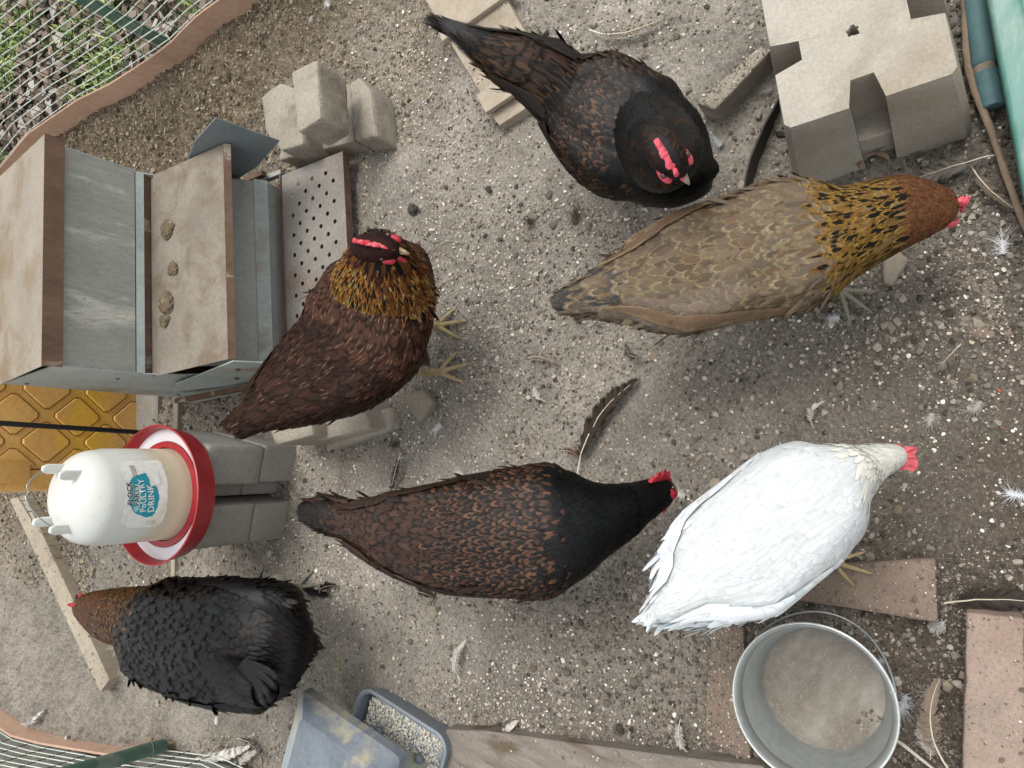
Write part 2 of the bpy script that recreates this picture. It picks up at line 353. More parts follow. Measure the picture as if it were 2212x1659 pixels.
def sprinkle(quad, z, n_, edge=.5):
    q = [P(a, b_, z) for a, b_ in quad]; u = rng.beta(edge, edge, n_); v_ = rng.beta(edge, edge, n_); sw = rng.uniform(size=n_) < .5; u = np.where(sw, rng.uniform(size=n_), u); v_ = np.where(sw, v_, rng.uniform(size=n_))
    x = (1-u)*(1-v_)*q[0].x+u*(1-v_)*q[1].x+u*v_*q[2].x+(1-u)*v_*q[3].x; y = (1-u)*(1-v_)*q[0].y+u*(1-v_)*q[1].y+u*v_*q[2].y+(1-u)*v_*q[3].y
    return stones(x, y, np.exp(rng.normal(math.log(.0013), .45, n_)).clip(.0006, .005), mixcols(n_, ['#857c70', '#6a6258', '#9c9488', '#cfc8bb'], [4, 3, 2, .8]), z=np.full(n_, z), sink=.2)
SPR = [sprinkle([(1700, 1230), (2020, 1208), (2026, 1346), (1700, 1284)], .0225, 420), sprinkle([(1535, 1352), (1604, 1350), (1622, 1648), (1520, 1600)], .0145, 900, .7), sprinkle([(2088, 1322), (2214, 1336), (2216, 1700), (2080, 1700)], .0425, 160),
    sprinkle([(1501, 222), (1545, 236), (1668, 106), (1640, 100)], .0455, 220), sprinkle([(967, 84), (1040, 205), (1190, 165), (1095, 0)], .0305, 120), sprinkle([(962, 1576), (1481, 1637), (1650, 1700), (960, 1700)], .0355, 300), sprinkle([(20, 1078), (52, 1070), (236, 1468), (216, 1495)], .0305, 260),
    sprinkle([(2038, 545), (2128, 525), (2190, 728), (2085, 732)], .0005, 700, .9)]
CRUMB = vcolmat('crumb', .95)
V_, F_, C_ = merge([V1, V4, V5]+SPR); tag(link('gravel', npmesh('gravel', V_, F_, CRUMB, {'ca': ('FLOAT_COLOR', C_)})), 'grey brown soil crumbs and small gravel strewn over the hen run', 'gravel', kind='stuff')
V_, F_, C_ = merge([V2, V3]); tag(link('grit', npmesh('grit', V_, F_, CRUMB, {'ca': ('FLOAT_COLOR', C_)})), 'white oyster shell grit and a few orange crumbs spilled on the soil', 'grit', kind='stuff')

def blades(x, y, z, L, W, yaw, tilt, colr, bend=.3):
    """bent narrow strips"""
    n = len(x); dx = np.cos(yaw)*np.cos(tilt); dy = np.sin(yaw)*np.cos(tilt); dz = np.sin(tilt); d_ = np.stack([dx, dy, dz], -1)
    sx = np.stack([-np.sin(yaw), np.cos(yaw), rng.uniform(-.5, .5, n)], -1); p = np.stack([x, y, z], -1); V = []
    for v_, wv in ((0, .7), (.5, 1), (1, .1)):
        c_ = p+d_*(L*v_)[:, None]; c_[:, 2] -= bend*L*v_*v_
        V += [c_-sx*(W*wv/2)[:, None], c_+sx*(W*wv/2)[:, None]]
    V = np.stack(V, 1).reshape(-1, 3); q = np.array([[0, 1, 3, 2], [2, 3, 5, 4]])
    return V, (q[None]+(np.arange(n)*6)[:, None, None]).reshape(-1, 4), np.concatenate([np.repeat(colr, 6, 0), np.ones((n*6, 1))], 1)
LEAF = vcolmat('plant_fibre', .8)
nS = 15000; x, y = scatter(nS, lambda a, b_: np.clip((.5*b_+.45*a-.72)*2.4, .0, 1)*inside(a, b_))
S_ = blades(x, y, gh(x, y)+.002, rng.uniform(.004, .020, nS), rng.uniform(.0006, .0020, nS), rng.uniform(0, 6.28, nS), rng.uniform(-.05, .5, nS), mixcols(nS, ['#b7a582', '#8f7c60', '#6a5741', '#cabd9e', '#3f3327'], [2, 3, 3, 1.8, 3]))
tag(link('straw', npmesh('straw', S_[0], S_[1], LEAF, {'ca': ('FLOAT_COLOR', S_[2])})), 'chopped straw and husk litter trodden into the brown soil by the far fence', 'straw', kind='stuff')
# weeds and dead leaves beyond the wire
def out(n):
    xs, ys = [], []
    while sum(map(len, xs)) < n:
        a = rng.uniform(.2, 2.4, 20000); b_ = rng.uniform(1.2, 5.2, 20000); d_, s_ = dist_poly(a, b_, EDGE); k = (s_ > 0) & (d_ > .03); xs.append(a[k]); ys.append(b_[k])
    return np.concatenate(xs)[:n], np.concatenate(ys)[:n]
def clumpmask(a, b_, th): return (vnoise(a, b_, 4.5, 41)+.6*vnoise(a, b_, 11, 42)) > th
x, y = out(90000); k = clumpmask(x, y, -.02); x, y = x[k], y[k]; nG = len(x)
S_ = blades(x, y, np.full(nG, -.01)+rng.uniform(0, .03, nG), rng.uniform(.02, .06, nG), rng.uniform(.003, .010, nG), rng.uniform(0, 6.28, nG), rng.uniform(.1, 1.2, nG), mixcols(nG, ['#687f48', '#84985c', '#4f6238', '#a3b27c', '#b3b083'], [3, 3, 3, 1.5, 1]))
tag(link('grass', npmesh('grass', S_[0], S_[1], LEAF, {'ca': ('FLOAT_COLOR', S_[2])})), 'bright green low weeds and grass growing outside the wire fence', 'grass', kind='stuff')
x, y = out(15000); k = ~clumpmask(x, y, .10); x, y = x[k], y[k]; nG = len(x)
S_ = blades(x, y, rng.uniform(0, .035, nG), rng.uniform(.02, .07, nG), rng.uniform(.012, .038, nG), rng.uniform(0, 6.28, nG), rng.uniform(-.3, .6, nG), mixcols(nG, ['#6a5e54', '#7d7166', '#a39f98', '#4a433c', '#84756a'], [3, 2, 2, 2, 1.5]), .6)
tag(link('leaf_litter', npmesh('leaf_litter', S_[0], S_[1], LEAF, {'ca': ('FLOAT_COLOR', S_[2])})), 'brown and grey dead leaves lying among the weeds outside the fence', 'leaves', kind='stuff')

# ------------------------------------------------------------------ edging and fences
def strip(path, h, th, wav=0):
    mb = MB(); pp = []
    for i in range(len(path)-1):
        for k in range(8): pp.append(path[i].lerp(path[i+1], k/8))
    pp.append(path[-1]); prev = None
    for i, p in enumerate(pp):
        tdir = (pp[min(i+1, len(pp)-1)]-pp[max(i-1, 0)]).normalized(); nn = Vector((-tdir.y, tdir.x, 0))*th/2
        off = nn*(.9*math.sin(i*.16)*wav); lean = nn*0; hh = h*(1+.05*math.sin(i*.13))
        q = [mb.bm.verts.new(p+off+a) for a in (-nn+Vector((0, 0, -.06)), nn+Vector((0, 0, -.06)), nn+lean+Vector((0, 0, hh)), -nn+lean+Vector((0, 0, hh)))]
        if prev:
            for a in range(4): mb.bm.faces.new((prev[a], prev[(a+1) % 4], q[(a+1) % 4], q[a]))
        else: mb.bm.faces.new(q)
        prev = q
    mb.bm.faces.new(prev[::-1]); return mb
tag(strip(EDGE, .10, .006, 1).build('lawn_edging', PEACH, smooth=35), 'long wavy peach plastic edging strip along the foot of the far right fence', 'edging')
tag(strip(EDGE2, .05, .006, .6).build('lawn_edging', PEACH, smooth=35), 'short pinkish edging strip half buried at the foot of the left fence', 'edging')

def wire_fence(path, label, h, vs, hs, post_at, rise=0.02, lean=0.0, z0=.02):
    root = empty('wire_fence', path[0]); tag(root, label, 'fence')
    L = [0]
    for a, b_ in zip(path, path[1:]): L.append(L[-1]+(b_-a).length)
    def at(s):
        for i in range(len(path)-1):
            if s <= L[i+1] or i == len(path)-2: return path[i].lerp(path[i+1], (s-L[i])/(L[i+1]-L[i]))
    mbh = MB(); k = 0; z = z0
    while z < h:
        mbh.tube([Vector((p.x, p.y, z+.002*math.sin(k*2.3+j))) for j, p in enumerate(path)], .0016, 5); z += hs; k += 1
    mbv = MB(); s = 0
    while s < L[-1]:
        p = at(s); mbv.tube([(p.x, p.y, z0-.03), (p.x+.003*math.sin(s*40), p.y, h)], .0013, 5); s += vs
    mbh.build('horizontal_wires', WIRE_L, root); mbv.build('upright_wires', WIRE_D, root)
    for (p0, p1) in post_at:
        mp = MB(); mp.tube([p0, p1], .017, 16); mp.build('post', GREENP, root, smooth=50)
        mt = MB(); q = Vector(p0).lerp(Vector(p1), .09); mt.tube([q+Vector((.019*math.cos(a), .019*math.sin(a), .004*math.sin(a*.5))) for a in np.linspace(0, 6.1, 14)], .0012, 5)
        mt.build('tie_wire', STEELW, root)
    return root
FP = [p.copy() for p in EDGE]
FP = [p+Vector((.012, .012, 0)) for p in FP]
pb = P(357, 92, .03); fpost = (pb, Vector((pb.x*.985, pb.y*.985, .95)))
wire_fence(FP, 'green wire mesh fence with green post beside the weeds at the far right', 1.0, .05, .026, [fpost])
F2 = [Vector((-1.30, 2.9, 0))]+[p+Vector((-.015, 0, 0)) for p in EDGE2[1:]]+[Vector((-1.03, 1.42, 0)), Vector((-.99, 1.0, 0))]
pb2 = P(352, 1611, .02); d2 = P(193, 1657, .25)
wire_fence(F2, 'green wire mesh fence with leaning green post at the left side of the run', .8, .10, .026, [(pb2, pb2+(d2-pb2)*2.2)])
mb = MB(); mb.prism([(-1.2, 1.75), (-1.1, 1.62), (-1.02, 1.3), (-1.6, 1.2), (-2.6, 2.2), (-2.0, 3.6), (-1.36, 3.3), (-1.345, 2.4)], -.06, .012)
tag(mb.build('pavement', blotch('grey_paving', lin('#5b5a56'), lin('#6d6b66'), lin('#7d766c'), 9, .95, .1, .4, .002, 100)), kind='structure')

# ------------------------------------------------------------------ treadle feeder
A = R(16.5); U = Vector((math.cos(A), math.sin(A), 0)); Vd = Vector((-math.sin(A), math.cos(A), 0))
FO = P(403, 858, 0); U0 = FO.dot(U); FW = .485
def fp(u, v_, z): return U*(U0+u)+Vd*v_+Vector((0, 0, z))
fo = empty('treadle_feeder', fp(FW/2, 1.6, 0), A); tag(fo, 'rusty galvanised treadle chicken feeder with sloping lid and perforated step plate', 'feeder')
def plate(prof, u0, u1, th=.0016):
    """profile polyline in (v,z) swept along the width"""
    mb = MB(); n_ = len(prof); out_ = []
    for i in range(n_):
        a = prof[max(i-1, 0)]; b_ = prof[min(i+1, n_-1)]; dx, dz = b_[0]-a[0], b_[1]-a[1]; q = math.hypot(dx, dz); out_.append((prof[i][0]-dz/q*th, prof[i][1]+dx/q*th))
    ring = list(prof)+out_[::-1]; rows = [[mb.bm.verts.new(fp(u, a, z)) for a, z in ring] for u in (u0, u1)]; k = len(ring)
    for i in range(k): mb.bm.faces.new((rows[0][i], rows[0][(i+1) % k], rows[1][(i+1) % k], rows[1][i]))
    for i in range(n_-1):
        for r_ in rows: mb.bm.faces.new((r_[i], r_[i+1], r_[k-2-i], r_[k-1-i]))
    return mb
VB = 1.80
# carcass side profile
side = [(VB, 0), (1.42, 0), (1.40, .12), (1.50, .20), (1.545, .29), (1.548, .475), (VB, .455)]
for u_ in (0.0, FW-.0025):
    mb = MB(); b1 = [mb.bm.verts.new(fp(u_, a, z)) for a, z in side]; b2_ = [mb.bm.verts.new(fp(u_+.0025, a, z)) for a, z in side]
    mb.bm.faces.new(b1); mb.bm.faces.new(b2_[::-1])
    for i in range(7): mb.bm.faces.new((b1[i], b1[(i+1) % 7], b2_[(i+1) % 7], b2_[i]))
    sp = mb.build('side_panel', GALV_L, fo)
    for (a, z) in ((1.77, .42), (1.62, .30), (1.58, .06), (1.75, .05)):
        ms = MB(); ms.sph(fp(u_-.001 if u_ == 0 else u_+.0035, a, z), .005, (.6, 1, 1)); s_ = ms.build('rivet', GALV_D, None); s_.parent = sp
plate([(VB, 0), (VB, .455)], .003, FW-.003).build('back_panel', GALV_L, fo)
plate([(1.548, .470), (1.546, .302)], .003, FW-.003).build('front_panel', GALV_S, fo)
plate([(1.544, .300), (1.540, .283)], .002, FW-.002, .004).build('hopper_lip', GALV_L, fo)
plate([(1.545, .281), (1.552, .245), (1.56, .10)], .003, FW-.003).build('recess_panel', RUST_D, fo)
mb = plate([(VB+.01, .466), (1.538, .508)], -.006, FW+.006, .002); mb.build('lid', RUST_PALE, fo)
plate([(1.535, .509), (1.530, .470)], -.006, FW+.006, .002).build('lid_lip', RUST_D, fo)
# swinging trough cover
plate([(1.545, .262), (1.285, .262)], -.004, FW-.002, .002).build('trough_cover', RUST, fo)
plate([(1.282, .263), (1.274, .250)], -.004, FW-.002, .002).build('cover_lip', RUST_D, fo)
# trough front
plate([(1.480, .250), (1.400, .150), (1.366, .107)], .012, FW-.012).build('trough_inner', GALV, fo)
plate([(1.365, .110), (1.350, .080)], .008, FW-.008, .003).build('trough_lip', GALV_L, fo)
plate([(1.354, .078), (1.360, .02)], .010, FW-.010).build('trough_front', GALV, fo)
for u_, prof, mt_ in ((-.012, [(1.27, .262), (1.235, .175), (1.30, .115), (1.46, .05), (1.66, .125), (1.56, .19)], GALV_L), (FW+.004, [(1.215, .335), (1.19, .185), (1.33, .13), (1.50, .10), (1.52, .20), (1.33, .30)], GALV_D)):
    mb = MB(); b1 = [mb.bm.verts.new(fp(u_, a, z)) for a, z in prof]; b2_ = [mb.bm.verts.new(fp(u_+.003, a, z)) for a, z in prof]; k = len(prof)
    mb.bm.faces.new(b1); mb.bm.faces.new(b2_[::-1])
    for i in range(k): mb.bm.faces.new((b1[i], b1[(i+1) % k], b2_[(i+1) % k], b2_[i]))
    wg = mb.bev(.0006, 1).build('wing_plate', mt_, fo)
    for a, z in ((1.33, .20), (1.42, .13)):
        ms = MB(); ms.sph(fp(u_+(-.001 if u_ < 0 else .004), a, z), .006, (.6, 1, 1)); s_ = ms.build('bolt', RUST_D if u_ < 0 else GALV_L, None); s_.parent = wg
for z, a0, a1, mt_ in ((.03, 1.34, 1.70, GALV), (.055, 1.38, 1.72, RUST_D)):
    for u_ in (-.03, FW+.02):
        mb = MB(); mb.hull([fp(u_+du, a, z+dz) for du in (0, .012) for a, dz in ((a0, 0), (a1, .012), (a0, .016), (a1, .028))]); mb.build('treadle_arm', mt_, fo)
for a in (1.38, 1.56):
    mb = MB(); mb.tube([fp(.03+k*.2, a, .205) for k in range(1)]+[fp(.04, a, .206)], .004, 8); mb.bm.free()
# perforated step plate
TU0, TU1, TV0, TV1, TZ = -.012, FW+.01, 1.126, 1.330, .052
mb = MB(); cellu, cellv = .0385, .0385; nu, nv = 13, 5
def holeplate(z0, z1):
    du = (TU1-TU0)/20; dv = (TV1-TV0)/9
    # cells of du x dv pairs: hole in every other cell, staggered
    bm = mb.bm; cache = {}
    def vert(u, v_, z):
        k = (round(u, 5), round(v_, 5), z)
        if k not in cache: cache[k] = bm.verts.new(fp(u, v_, z))
        return cache[k]
    for i in range(20):
        for j in range(9):
            u0, v0 = TU0+i*du, TV0+j*dv; hole = ((i+j) % 2 == 0 and 0 < i < 19 and 0 < j < 8)
            cs = [(u0, v0), (u0+du, v0), (u0+du, v0+dv), (u0, v0+dv)]
            if not hole:
                bm.faces.new([vert(*c_, z1) for c_ in cs]); bm.faces.new([vert(*c_, z0) for c_ in cs[::-1]]); continue
            mids = [(u0+du/2, v0), (u0+du, v0+dv/2), (u0+du/2, v0+dv), (u0, v0+dv/2)]; ring = []
            ring = [cs[0], mids[0], cs[1], mids[1], cs[2], mids[2], cs[3], mids[3]]
            cen = (u0+du/2, v0+dv/2); rr = .0056; rp = []
            for k in range(16):
                a = math.atan2(ring[0][1]-cen[1], ring[0][0]-cen[0])+k*math.pi/8; rp.append((cen[0]+rr*math.cos(a), cen[1]+rr*math.sin(a)))
            top = [bm.verts.new(fp(*c_, z1)) for c_ in rp]; bot = [bm.verts.new(fp(*c_, z0)) for c_ in rp]
            for k in range(8):
                for zz, rv, fl in ((z1, top, 1), (z0, bot, 0)):
                    o1 = bm.verts.new(fp(*ring[k], zz)); o2 = bm.verts.new(fp(*ring[(k+1) % 8], zz)); fc = [o1, o2, rv[(2*k+2) % 16], rv[2*k+1], rv[2*k]]
                    bm.faces.new(fc)
            for k in range(16): bm.faces.new((top[k], top[(k+1) % 16], bot[(k+1) % 16], bot[k]))
holeplate(TZ-.002, TZ); bmesh.ops.remove_doubles(mb.bm, verts=mb.bm.verts[:], dist=1e-5)
PERF = blotch('dusty_step_plate', lin('#797570'), lin('#8d8983'), lin('#7e7067'), 9, .85, .25, .3, .001, 130, speck=lin('#a59c90'), speckscale=300)
tp = mb.build('step_plate', PERF, fo)
plate([(TV1+.002, TZ-.03), (TV1+.002, TZ+.006)], TU0, TU1, .002).build('step_flange', RUST_D, fo)
mb = MB(); mb.hull([fp(u, v_, z) for u in (TU0, TU0+.002) for v_ in (TV0, TV1) for z in (TZ-.03, TZ-.0025)]); mb.hull([fp(u, v_, z) for u in (TU1-.002, TU1) for v_ in (TV0, TV1) for z in (TZ-.03, TZ-.0025)])
mb.hull([fp(u, v_, z) for v_ in (TV0, TV0+.002) for u in (TU0+.003, TU1-.003) for z in (TZ-.022, TZ-.0025)]); mb.build('step_skirt', RUST_D, fo)
# droppings on the trough cover
def lump(px, py, z, r, seed, flat=.35, mt_=POO):
    mb = MB(); q = bmesh.ops.create_icosphere(mb.bm, subdivisions=4, radius=1); from mathutils import noise
    for v_ in mb.bm.verts:
        f = 1+.35*noise.noise(v_.co*1.3+Vector((seed, 0, 0)))+.25*noise.noise(v_.co*3.5+Vector((0, seed, 0)))+.12*noise.noise(v_.co*9); v_.co = v_.co*f
        v_.co.z *= flat
    c_ = P(px, py, z); bmesh.ops.transform(mb.bm, matrix=Matrix.Translation(c_) @ Matrix.Diagonal((r, r, r, 1)), verts=mb.bm.verts[:]); return mb
for (px, py, r, lb) in ((360, 494, .021, 'dark crumbly heap of dried droppings on the rusty trough cover nearest the fence'), (372, 580, .016, 'small dark dropping beside a white feather on the rusty trough cover'), (358, 655, .024, 'large pale dried dropping with white smear on the rusty trough cover'), (354, 692, .015, 'brown dropping beside the pale white-smeared one on the rusty trough cover')):
    tag(lump(px, py, .266, r, px+py, .3).build('dropping', POO, smooth=60), lb, 'dropping', 'droppings on the feeder')

# ------------------------------------------------------------------ blocks, bricks, stones
def slab(name, corners, z0, z1, mat, label, cat, bevel=.004, amp=.0020, group=None, top=None, cuts=7, seed=0):
    c_ = [Vector(q) for q in corners]; mb = MB(); mb.prism([(q.x, q.y) for q in c_], z0, z1, [(q[0], q[1]) for q in top] if top else None)
    mb.bev(bevel, 2); mb.rough(cuts, amp, 45, seed); o = mb.build(name, mat, smooth=40); return tag(o, label, cat, group)
def pxs(lst, z): return [P(a, b_, z) for a, b_ in lst]
# stack right of feeder: low U-shaped block with a brick bridged over it
def qslab(name, pl, z0, z1, mat, parent=None, bevel=.004, seed=0, shrink=1.0, amp=.0020):
    mb = MB(); c_ = sum(pl, Vector())/len(pl); mb.prism([(q.x, q.y) for q in pl], z0, z1, [((q.x-c_.x)*shrink+c_.x, (q.y-c_.y)*shrink+c_.y) for q in pl])
    mb.bev(bevel, 2); mb.rough(7, amp, 45, seed); return mb.build(name, mat, parent, smooth=40)
ub = empty('concrete_block', P(680, 260, 0)); tag(ub, 'low grooved concrete block with two ridges under the loose block right of the feeder', 'block', 'concrete blocks around the feeder')
Lr = pxs([(566, 205), (600, 180), (634, 188), (634, 262), (637, 302), (575, 305)], .12); qslab('ridge', [P(563, 207, .12), P(604, 178, .12), P(640, 190, .12), P(655, 312, .12), P(607, 325, .12), P(572, 285, .12)], -.02, .12, CONC, ub, .007, 3)
qslab('ridge', [P(752, 180, .07), P(776, 164, .07), P(800, 195, .07), P(812, 294, .07), P(764, 304, .07), P(757, 250, .07)], -.02, .07, CONC, ub, .008, 5)
qslab('base', [P(625, 190, .055), P(755, 180, .055), P(765, 305, .055), P(602, 346, .055)], -.02, .055, CONC, ub, .004, 9)
slab('concrete_block', pxs([(629, 155), (684, 128), (692, 256), (642, 286)], .215), .122, .215, CONC, 'square ended concrete block perched on the grooved block right of the feeder', 'block', .006, group='concrete blocks around the feeder', top=pxs([(629, 155), (684, 128), (692, 256), (642, 286)], .215), seed=4)
# blocks left of the feeder, behind the brown hen
slab('concrete_block', pxs([(560, 860), (662, 850), (676, 940), (594, 962)], .13), -.02, .13, CONC, 'concrete block whose pale end shows below the tail of the brown hen', 'block', .006, group='concrete blocks around the feeder', seed=14)
slab('concrete_block', pxs([(683, 850), (775, 850), (800, 925), (682, 955)], .085), -.02, .085, CONC, 'lower concrete block showing under the belly fluff of the brown hen', 'block', .008, group='concrete blocks around the feeder', seed=15)
slab('concrete_block', pxs([(700, 900), (840, 880), (845, 925), (700, 975)], .03), -.02, .03, CONC, 'flat sloping concrete block half sunk behind the feet of the brown hen', 'block', .01, group='concrete blocks around the feeder', seed=16)
# pillar of four pavers under the drinker with two more behind
yb = 1.352
def paver(px0, px1, z0, z1, ya, yb_, label, seed, lo=-.004):
    a = PY(563, px0, ya).x; b_ = PY(563, px1, ya).x; j = .003*math.sin(seed)
    return slab('paver', [(a+j, ya, 0), (b_+j, ya, 0), (b_+j, yb_, 0), (a+j, yb_, 0)], z0, z1, CONC_D, label, 'paver', .007, .0008, 'pavers under the drinker', seed=seed)
paver(965, 1045, -.02, .097, yb+.003, 1.56, 'lower grey paver on the right side under the red drinker dish', 21)
paver(964, 1046, .099, .251, yb, 1.56, 'upper grey paver on the right side touching the red drinker dish', 22)
paver(1085, 1168, -.02, .097, yb+.002, 1.56, 'lower grey paver on the left side under the red drinker dish', 23)
paver(1084, 1169, .099, .251, yb, 1.56, 'upper grey paver on the left side touching the red drinker dish', 24)
xa = PY(563, 1046.5, yb).x; xb = PY(563, 1083.5, yb).x
for z0, z1, lb in ((-.02, .10, 'lower recessed paver seen in the gap between the two paver columns'), (.102, .25, 'upper recessed paver seen in the gap between the two paver columns')):
    slab('paver', [(xa-.003, yb+.05, 0), (xb+.004, yb+.05, 0), (xb+.004, 1.57, 0), (xa-.003, 1.57, 0)], z0, z1, CONC_D, lb, 'paver', .005, .0006, 'pavers under the drinker')
# deck block with slots
dc = P(1842, 66, .2); da = math.atan2(-.022, -.066); DU = Vector((math.cos(da), math.sin(da), 0)); DV = Vector((-math.sin(da), math.cos(da), 0))
hs, si, sw = .112, .071, .0235
def cross(s, sl=1.0):
    h_ = hs*s; pts = []
    for k in range(4):
        a = k*math.pi/2; e = Vector((math.cos(a), math.sin(a))); f_ = Vector((-math.sin(a), math.cos(a)))
        loc = [e*h_-f_*h_*.93 , e*h_-f_*sw, e*si-f_*sw, e*si+f_*sw, e*h_+f_*sw, e*h_+f_*h_*.93]
        pts += loc
    return [dc+DU*q.x+DV*q.y for q in pts]
def dekring(bm, s, z, rh): 
    return [bm.verts.new((q.x, q.y, z)) for q in cross(s)]
mb = MB(); lev = [(1.15, -.03), (1.14, .03), (1.12, .075), (1.075, .12), (1.03, .165), (1.005, .188), (.985, .2)]
rings = [dekring(mb.bm, s, z, 0) for s, z in lev]; k = len(rings[0])
for a, b_ in zip(rings, rings[1:]):
    for i in range(k): mb.bm.faces.new((a[i], a[(i+1) % k], b_[(i+1) % k], b_[i]))
hole = [mb.bm.verts.new((dc.x+.0085*math.cos(i*2*math.pi/24)*(1+.25*math.sin(i*1.7)), dc.y+.0085*math.sin(i*2*math.pi/24)*(1+.25*math.cos(i*2.3)), .2)) for i in range(k)]
order = sorted(range(k), key=lambda i: math.atan2(rings[-1][i].co.y-dc.y, rings[-1][i].co.x-dc.x))
# inner frame ring through the slot ends keeps the top flat and hole-ready
hs_sorted = sorted(hole, key=lambda q: math.atan2(q.co.y-dc.y, q.co.x-dc.x))
ang = lambda v_: math.atan2(v_.co.y-dc.y, v_.co.x-dc.x)
top = rings[-1]; start = min(range(k), key=lambda i: ang(top[i])); top = top[start:]+top[:start]
if ang(top[1]) < ang(top[0]) and False: pass
hh = []
for i in range(k):
    a = ang(top[i]); hh.append(None)
def spoke(v_):
    a = ang(v_); q = 1+.22*math.sin(a*5)+.12*math.sin(a*9+1); return mb.bm.verts.new((dc.x+.0085*q*math.cos(a), dc.y+.0085*q*math.sin(a), .2))
inner = [spoke(v_) for v_ in top]; low = [mb.bm.verts.new((v_.co.x, v_.co.y, .13)) for v_ in inner]
for i in range(k):
    mb.bm.faces.new((top[i], top[(i+1) % k], inner[(i+1) % k], inner[i])); mb.bm.faces.new((inner[i], inner[(i+1) % k], low[(i+1) % k], low[i]))
mb.bm.faces.new(low)
for a in range(4):      # the web at the foot of each slot
    e = DU*math.cos(a*math.pi/2)+DV*math.sin(a*math.pi/2); f_ = -DU*math.sin(a*math.pi/2)+DV*math.cos(a*math.pi/2)
    mb.hull([Vector((dc.x, dc.y, 0))+e*q+f_*s_*.0232+Vector((0, 0, z)) for q in (si-.002, hs*.985) for s_ in (-1, 1) for z in (-.03, .07)])
bmesh.ops.recalc_face_normals(mb.bm, faces=mb.bm.faces[:]); mb.bev(.0035, 2, 40); mb.rough(2, .0004, 60, 3)
tag(mb.build('deck_block', CONC_L, smooth=40), 'large pale concrete deck block with a central hole and slots in its sides', 'block')
# bricks
slab('brick', pxs([(1738, 1235), (1990, 1205), (2023, 1208), (2026, 1346), (1735, 1292)], .03)[:0] or pxs([(1640, 1228), (2020, 1208), (2026, 1346), (1640, 1284)], .022), -.03, .022, BRICK, 'reddish brown brick under the foot of the white hen', 'brick', .004, group='bricks laid in the soil', seed=31)
slab('brick', pxs([(1535, 1352), (1604, 1350), (1612, 1455), (1622, 1648), (1520, 1600)], .014), -.03, .014, BRICK, 'dusty brown brick sunk in soil left of the galvanised bucket', 'brick', .005, group='bricks laid in the soil', seed=32)
slab('brick', pxs([(2088, 1322), (2214, 1336), (2216, 1720), (2080, 1720)], .042), -.02, .042, BRICK2, 'pinkish brick in the near corner beside the pile of grey feathers', 'brick', .004, group='bricks laid in the soil', seed=33)
slab('brick', pxs([(2038, 545), (2128, 525), (2190, 728), (2085, 732)], .0), -.04, -.0005, BRICK, 'brick buried flush with the gravel and half covered by crumbs near the golden hen', 'brick', .003, group='bricks laid in the soil', seed=34)
slab('paving_slab', pxs([(1501, 222), (1545, 236), (1668, 106), (1640, 100)], .045), -.03, .045, CONC, 'sandy concrete slab tilted in the gravel between the dark hen and the deck block', 'slab', .004, seed=35)
def stone(px, py, r, lb, seed, sx=1, sy=1, mt_=STONE, flat=.35, pts=None, h=.018):
    if pts:
        mb = MB(); pl = pxs(pts, h); mb.prism([(q.x, q.y) for q in pl], -.01, h); mb.bev(.004, 2); mb.rough(5, .0018, 60, seed)
        return tag(mb.build('stone', mt_, smooth=45), lb, 'stone')
    mb = lump(px, py, .006, r, seed, flat); return tag(mb.build('stone', mt_, smooth=60), lb, 'stone')
stone(0, 0, 0, 'flat wedge shaped grey stone beside the rear foot of the brown hen', 1, pts=[(872, 850), (912, 842), (934, 868), (905, 912), (882, 885)])
stone(0, 0, 0, 'flat L-shaped chip of stone beside the breast of the golden hen', 2, pts=[(1908, 548), (1940, 538), (1964, 560), (1950, 580), (1930, 615), (1908, 612)], h=.012)
stone(865, 890, .012, 'small pale pebble slab just below the wedge shaped stone', 4) if False else None
for px, py, r, lb in ((935, 1322, .012, 'round grey pebble below the wing of the dark laced hen'), (1545, 1045, .010, 'buff pebble in front of the dark laced hen by the white feather'), (925, 1280, .017, 'brown clod of soil close under the dark laced hen'), (1270, 900, .008, 'small tan pebble above the large grey feather'), (1165, 1015, .009, 'tan pebble against the back of the dark laced hen')):
    stone(px, py, r, lb, px)
tag(lump(890, 452, .008, .012, 5, .6).build('dropping', RUBBER, smooth=60), 'small black dropping on bare soil in front of the feeder step', 'dropping')

# ------------------------------------------------------------------ boards
def board(name, corners, z, th, mat, lb, cat, z0=None, seed=0):
    pl = pxs(corners, z); mb = MB(); mb.prism([(q.x, q.y) for q in pl], z-th if z0 is None else z0, z); mb.bev(.0015, 1); mb.rough(5, .0006, 40, seed); return tag(mb.build(name, mat, smooth=40), lb, cat)
ramp_o = empty('wooden_ramp', P(1000, 60, 0)); tag(ramp_o, 'pale wooden ramp board with two cross battens under the tail of the dark hen', 'ramp')
def rp(name, corners, z, th, seed):
    pl = pxs(corners, z); mb = MB(); mb.prism([(q.x, q.y) for q in pl], z-th, z); mb.bev(.0012, 1); mb.rough(5, .0005, 40, seed); mb.build(name, WOOD, ramp_o, smooth=40)
rp('board', [(905, -25), (967, 84), (1040, 205), (1190, 165), (1095, 0), (1075, -40)], .03, .034, 1)
rp('batten', [(935, 45), (955, 89), (1110, -22), (1070, -52)], .044, .0135, 2)
rp('batten', [(1028, 205), (1048, 244), (1150, 176), (1120, 140)], .044, .0135, 3)
rp('board', [(1056, 242), (1078, 271), (1180, 205), (1150, 180)], .022, .03, 4)
board('wooden_plank', [(20, 1078), (52, 1070), (236, 1468), (216, 1495)], .03, .05, PLANK, 'long dusty wooden plank lying behind the head of the black hen', 'plank', seed=5)
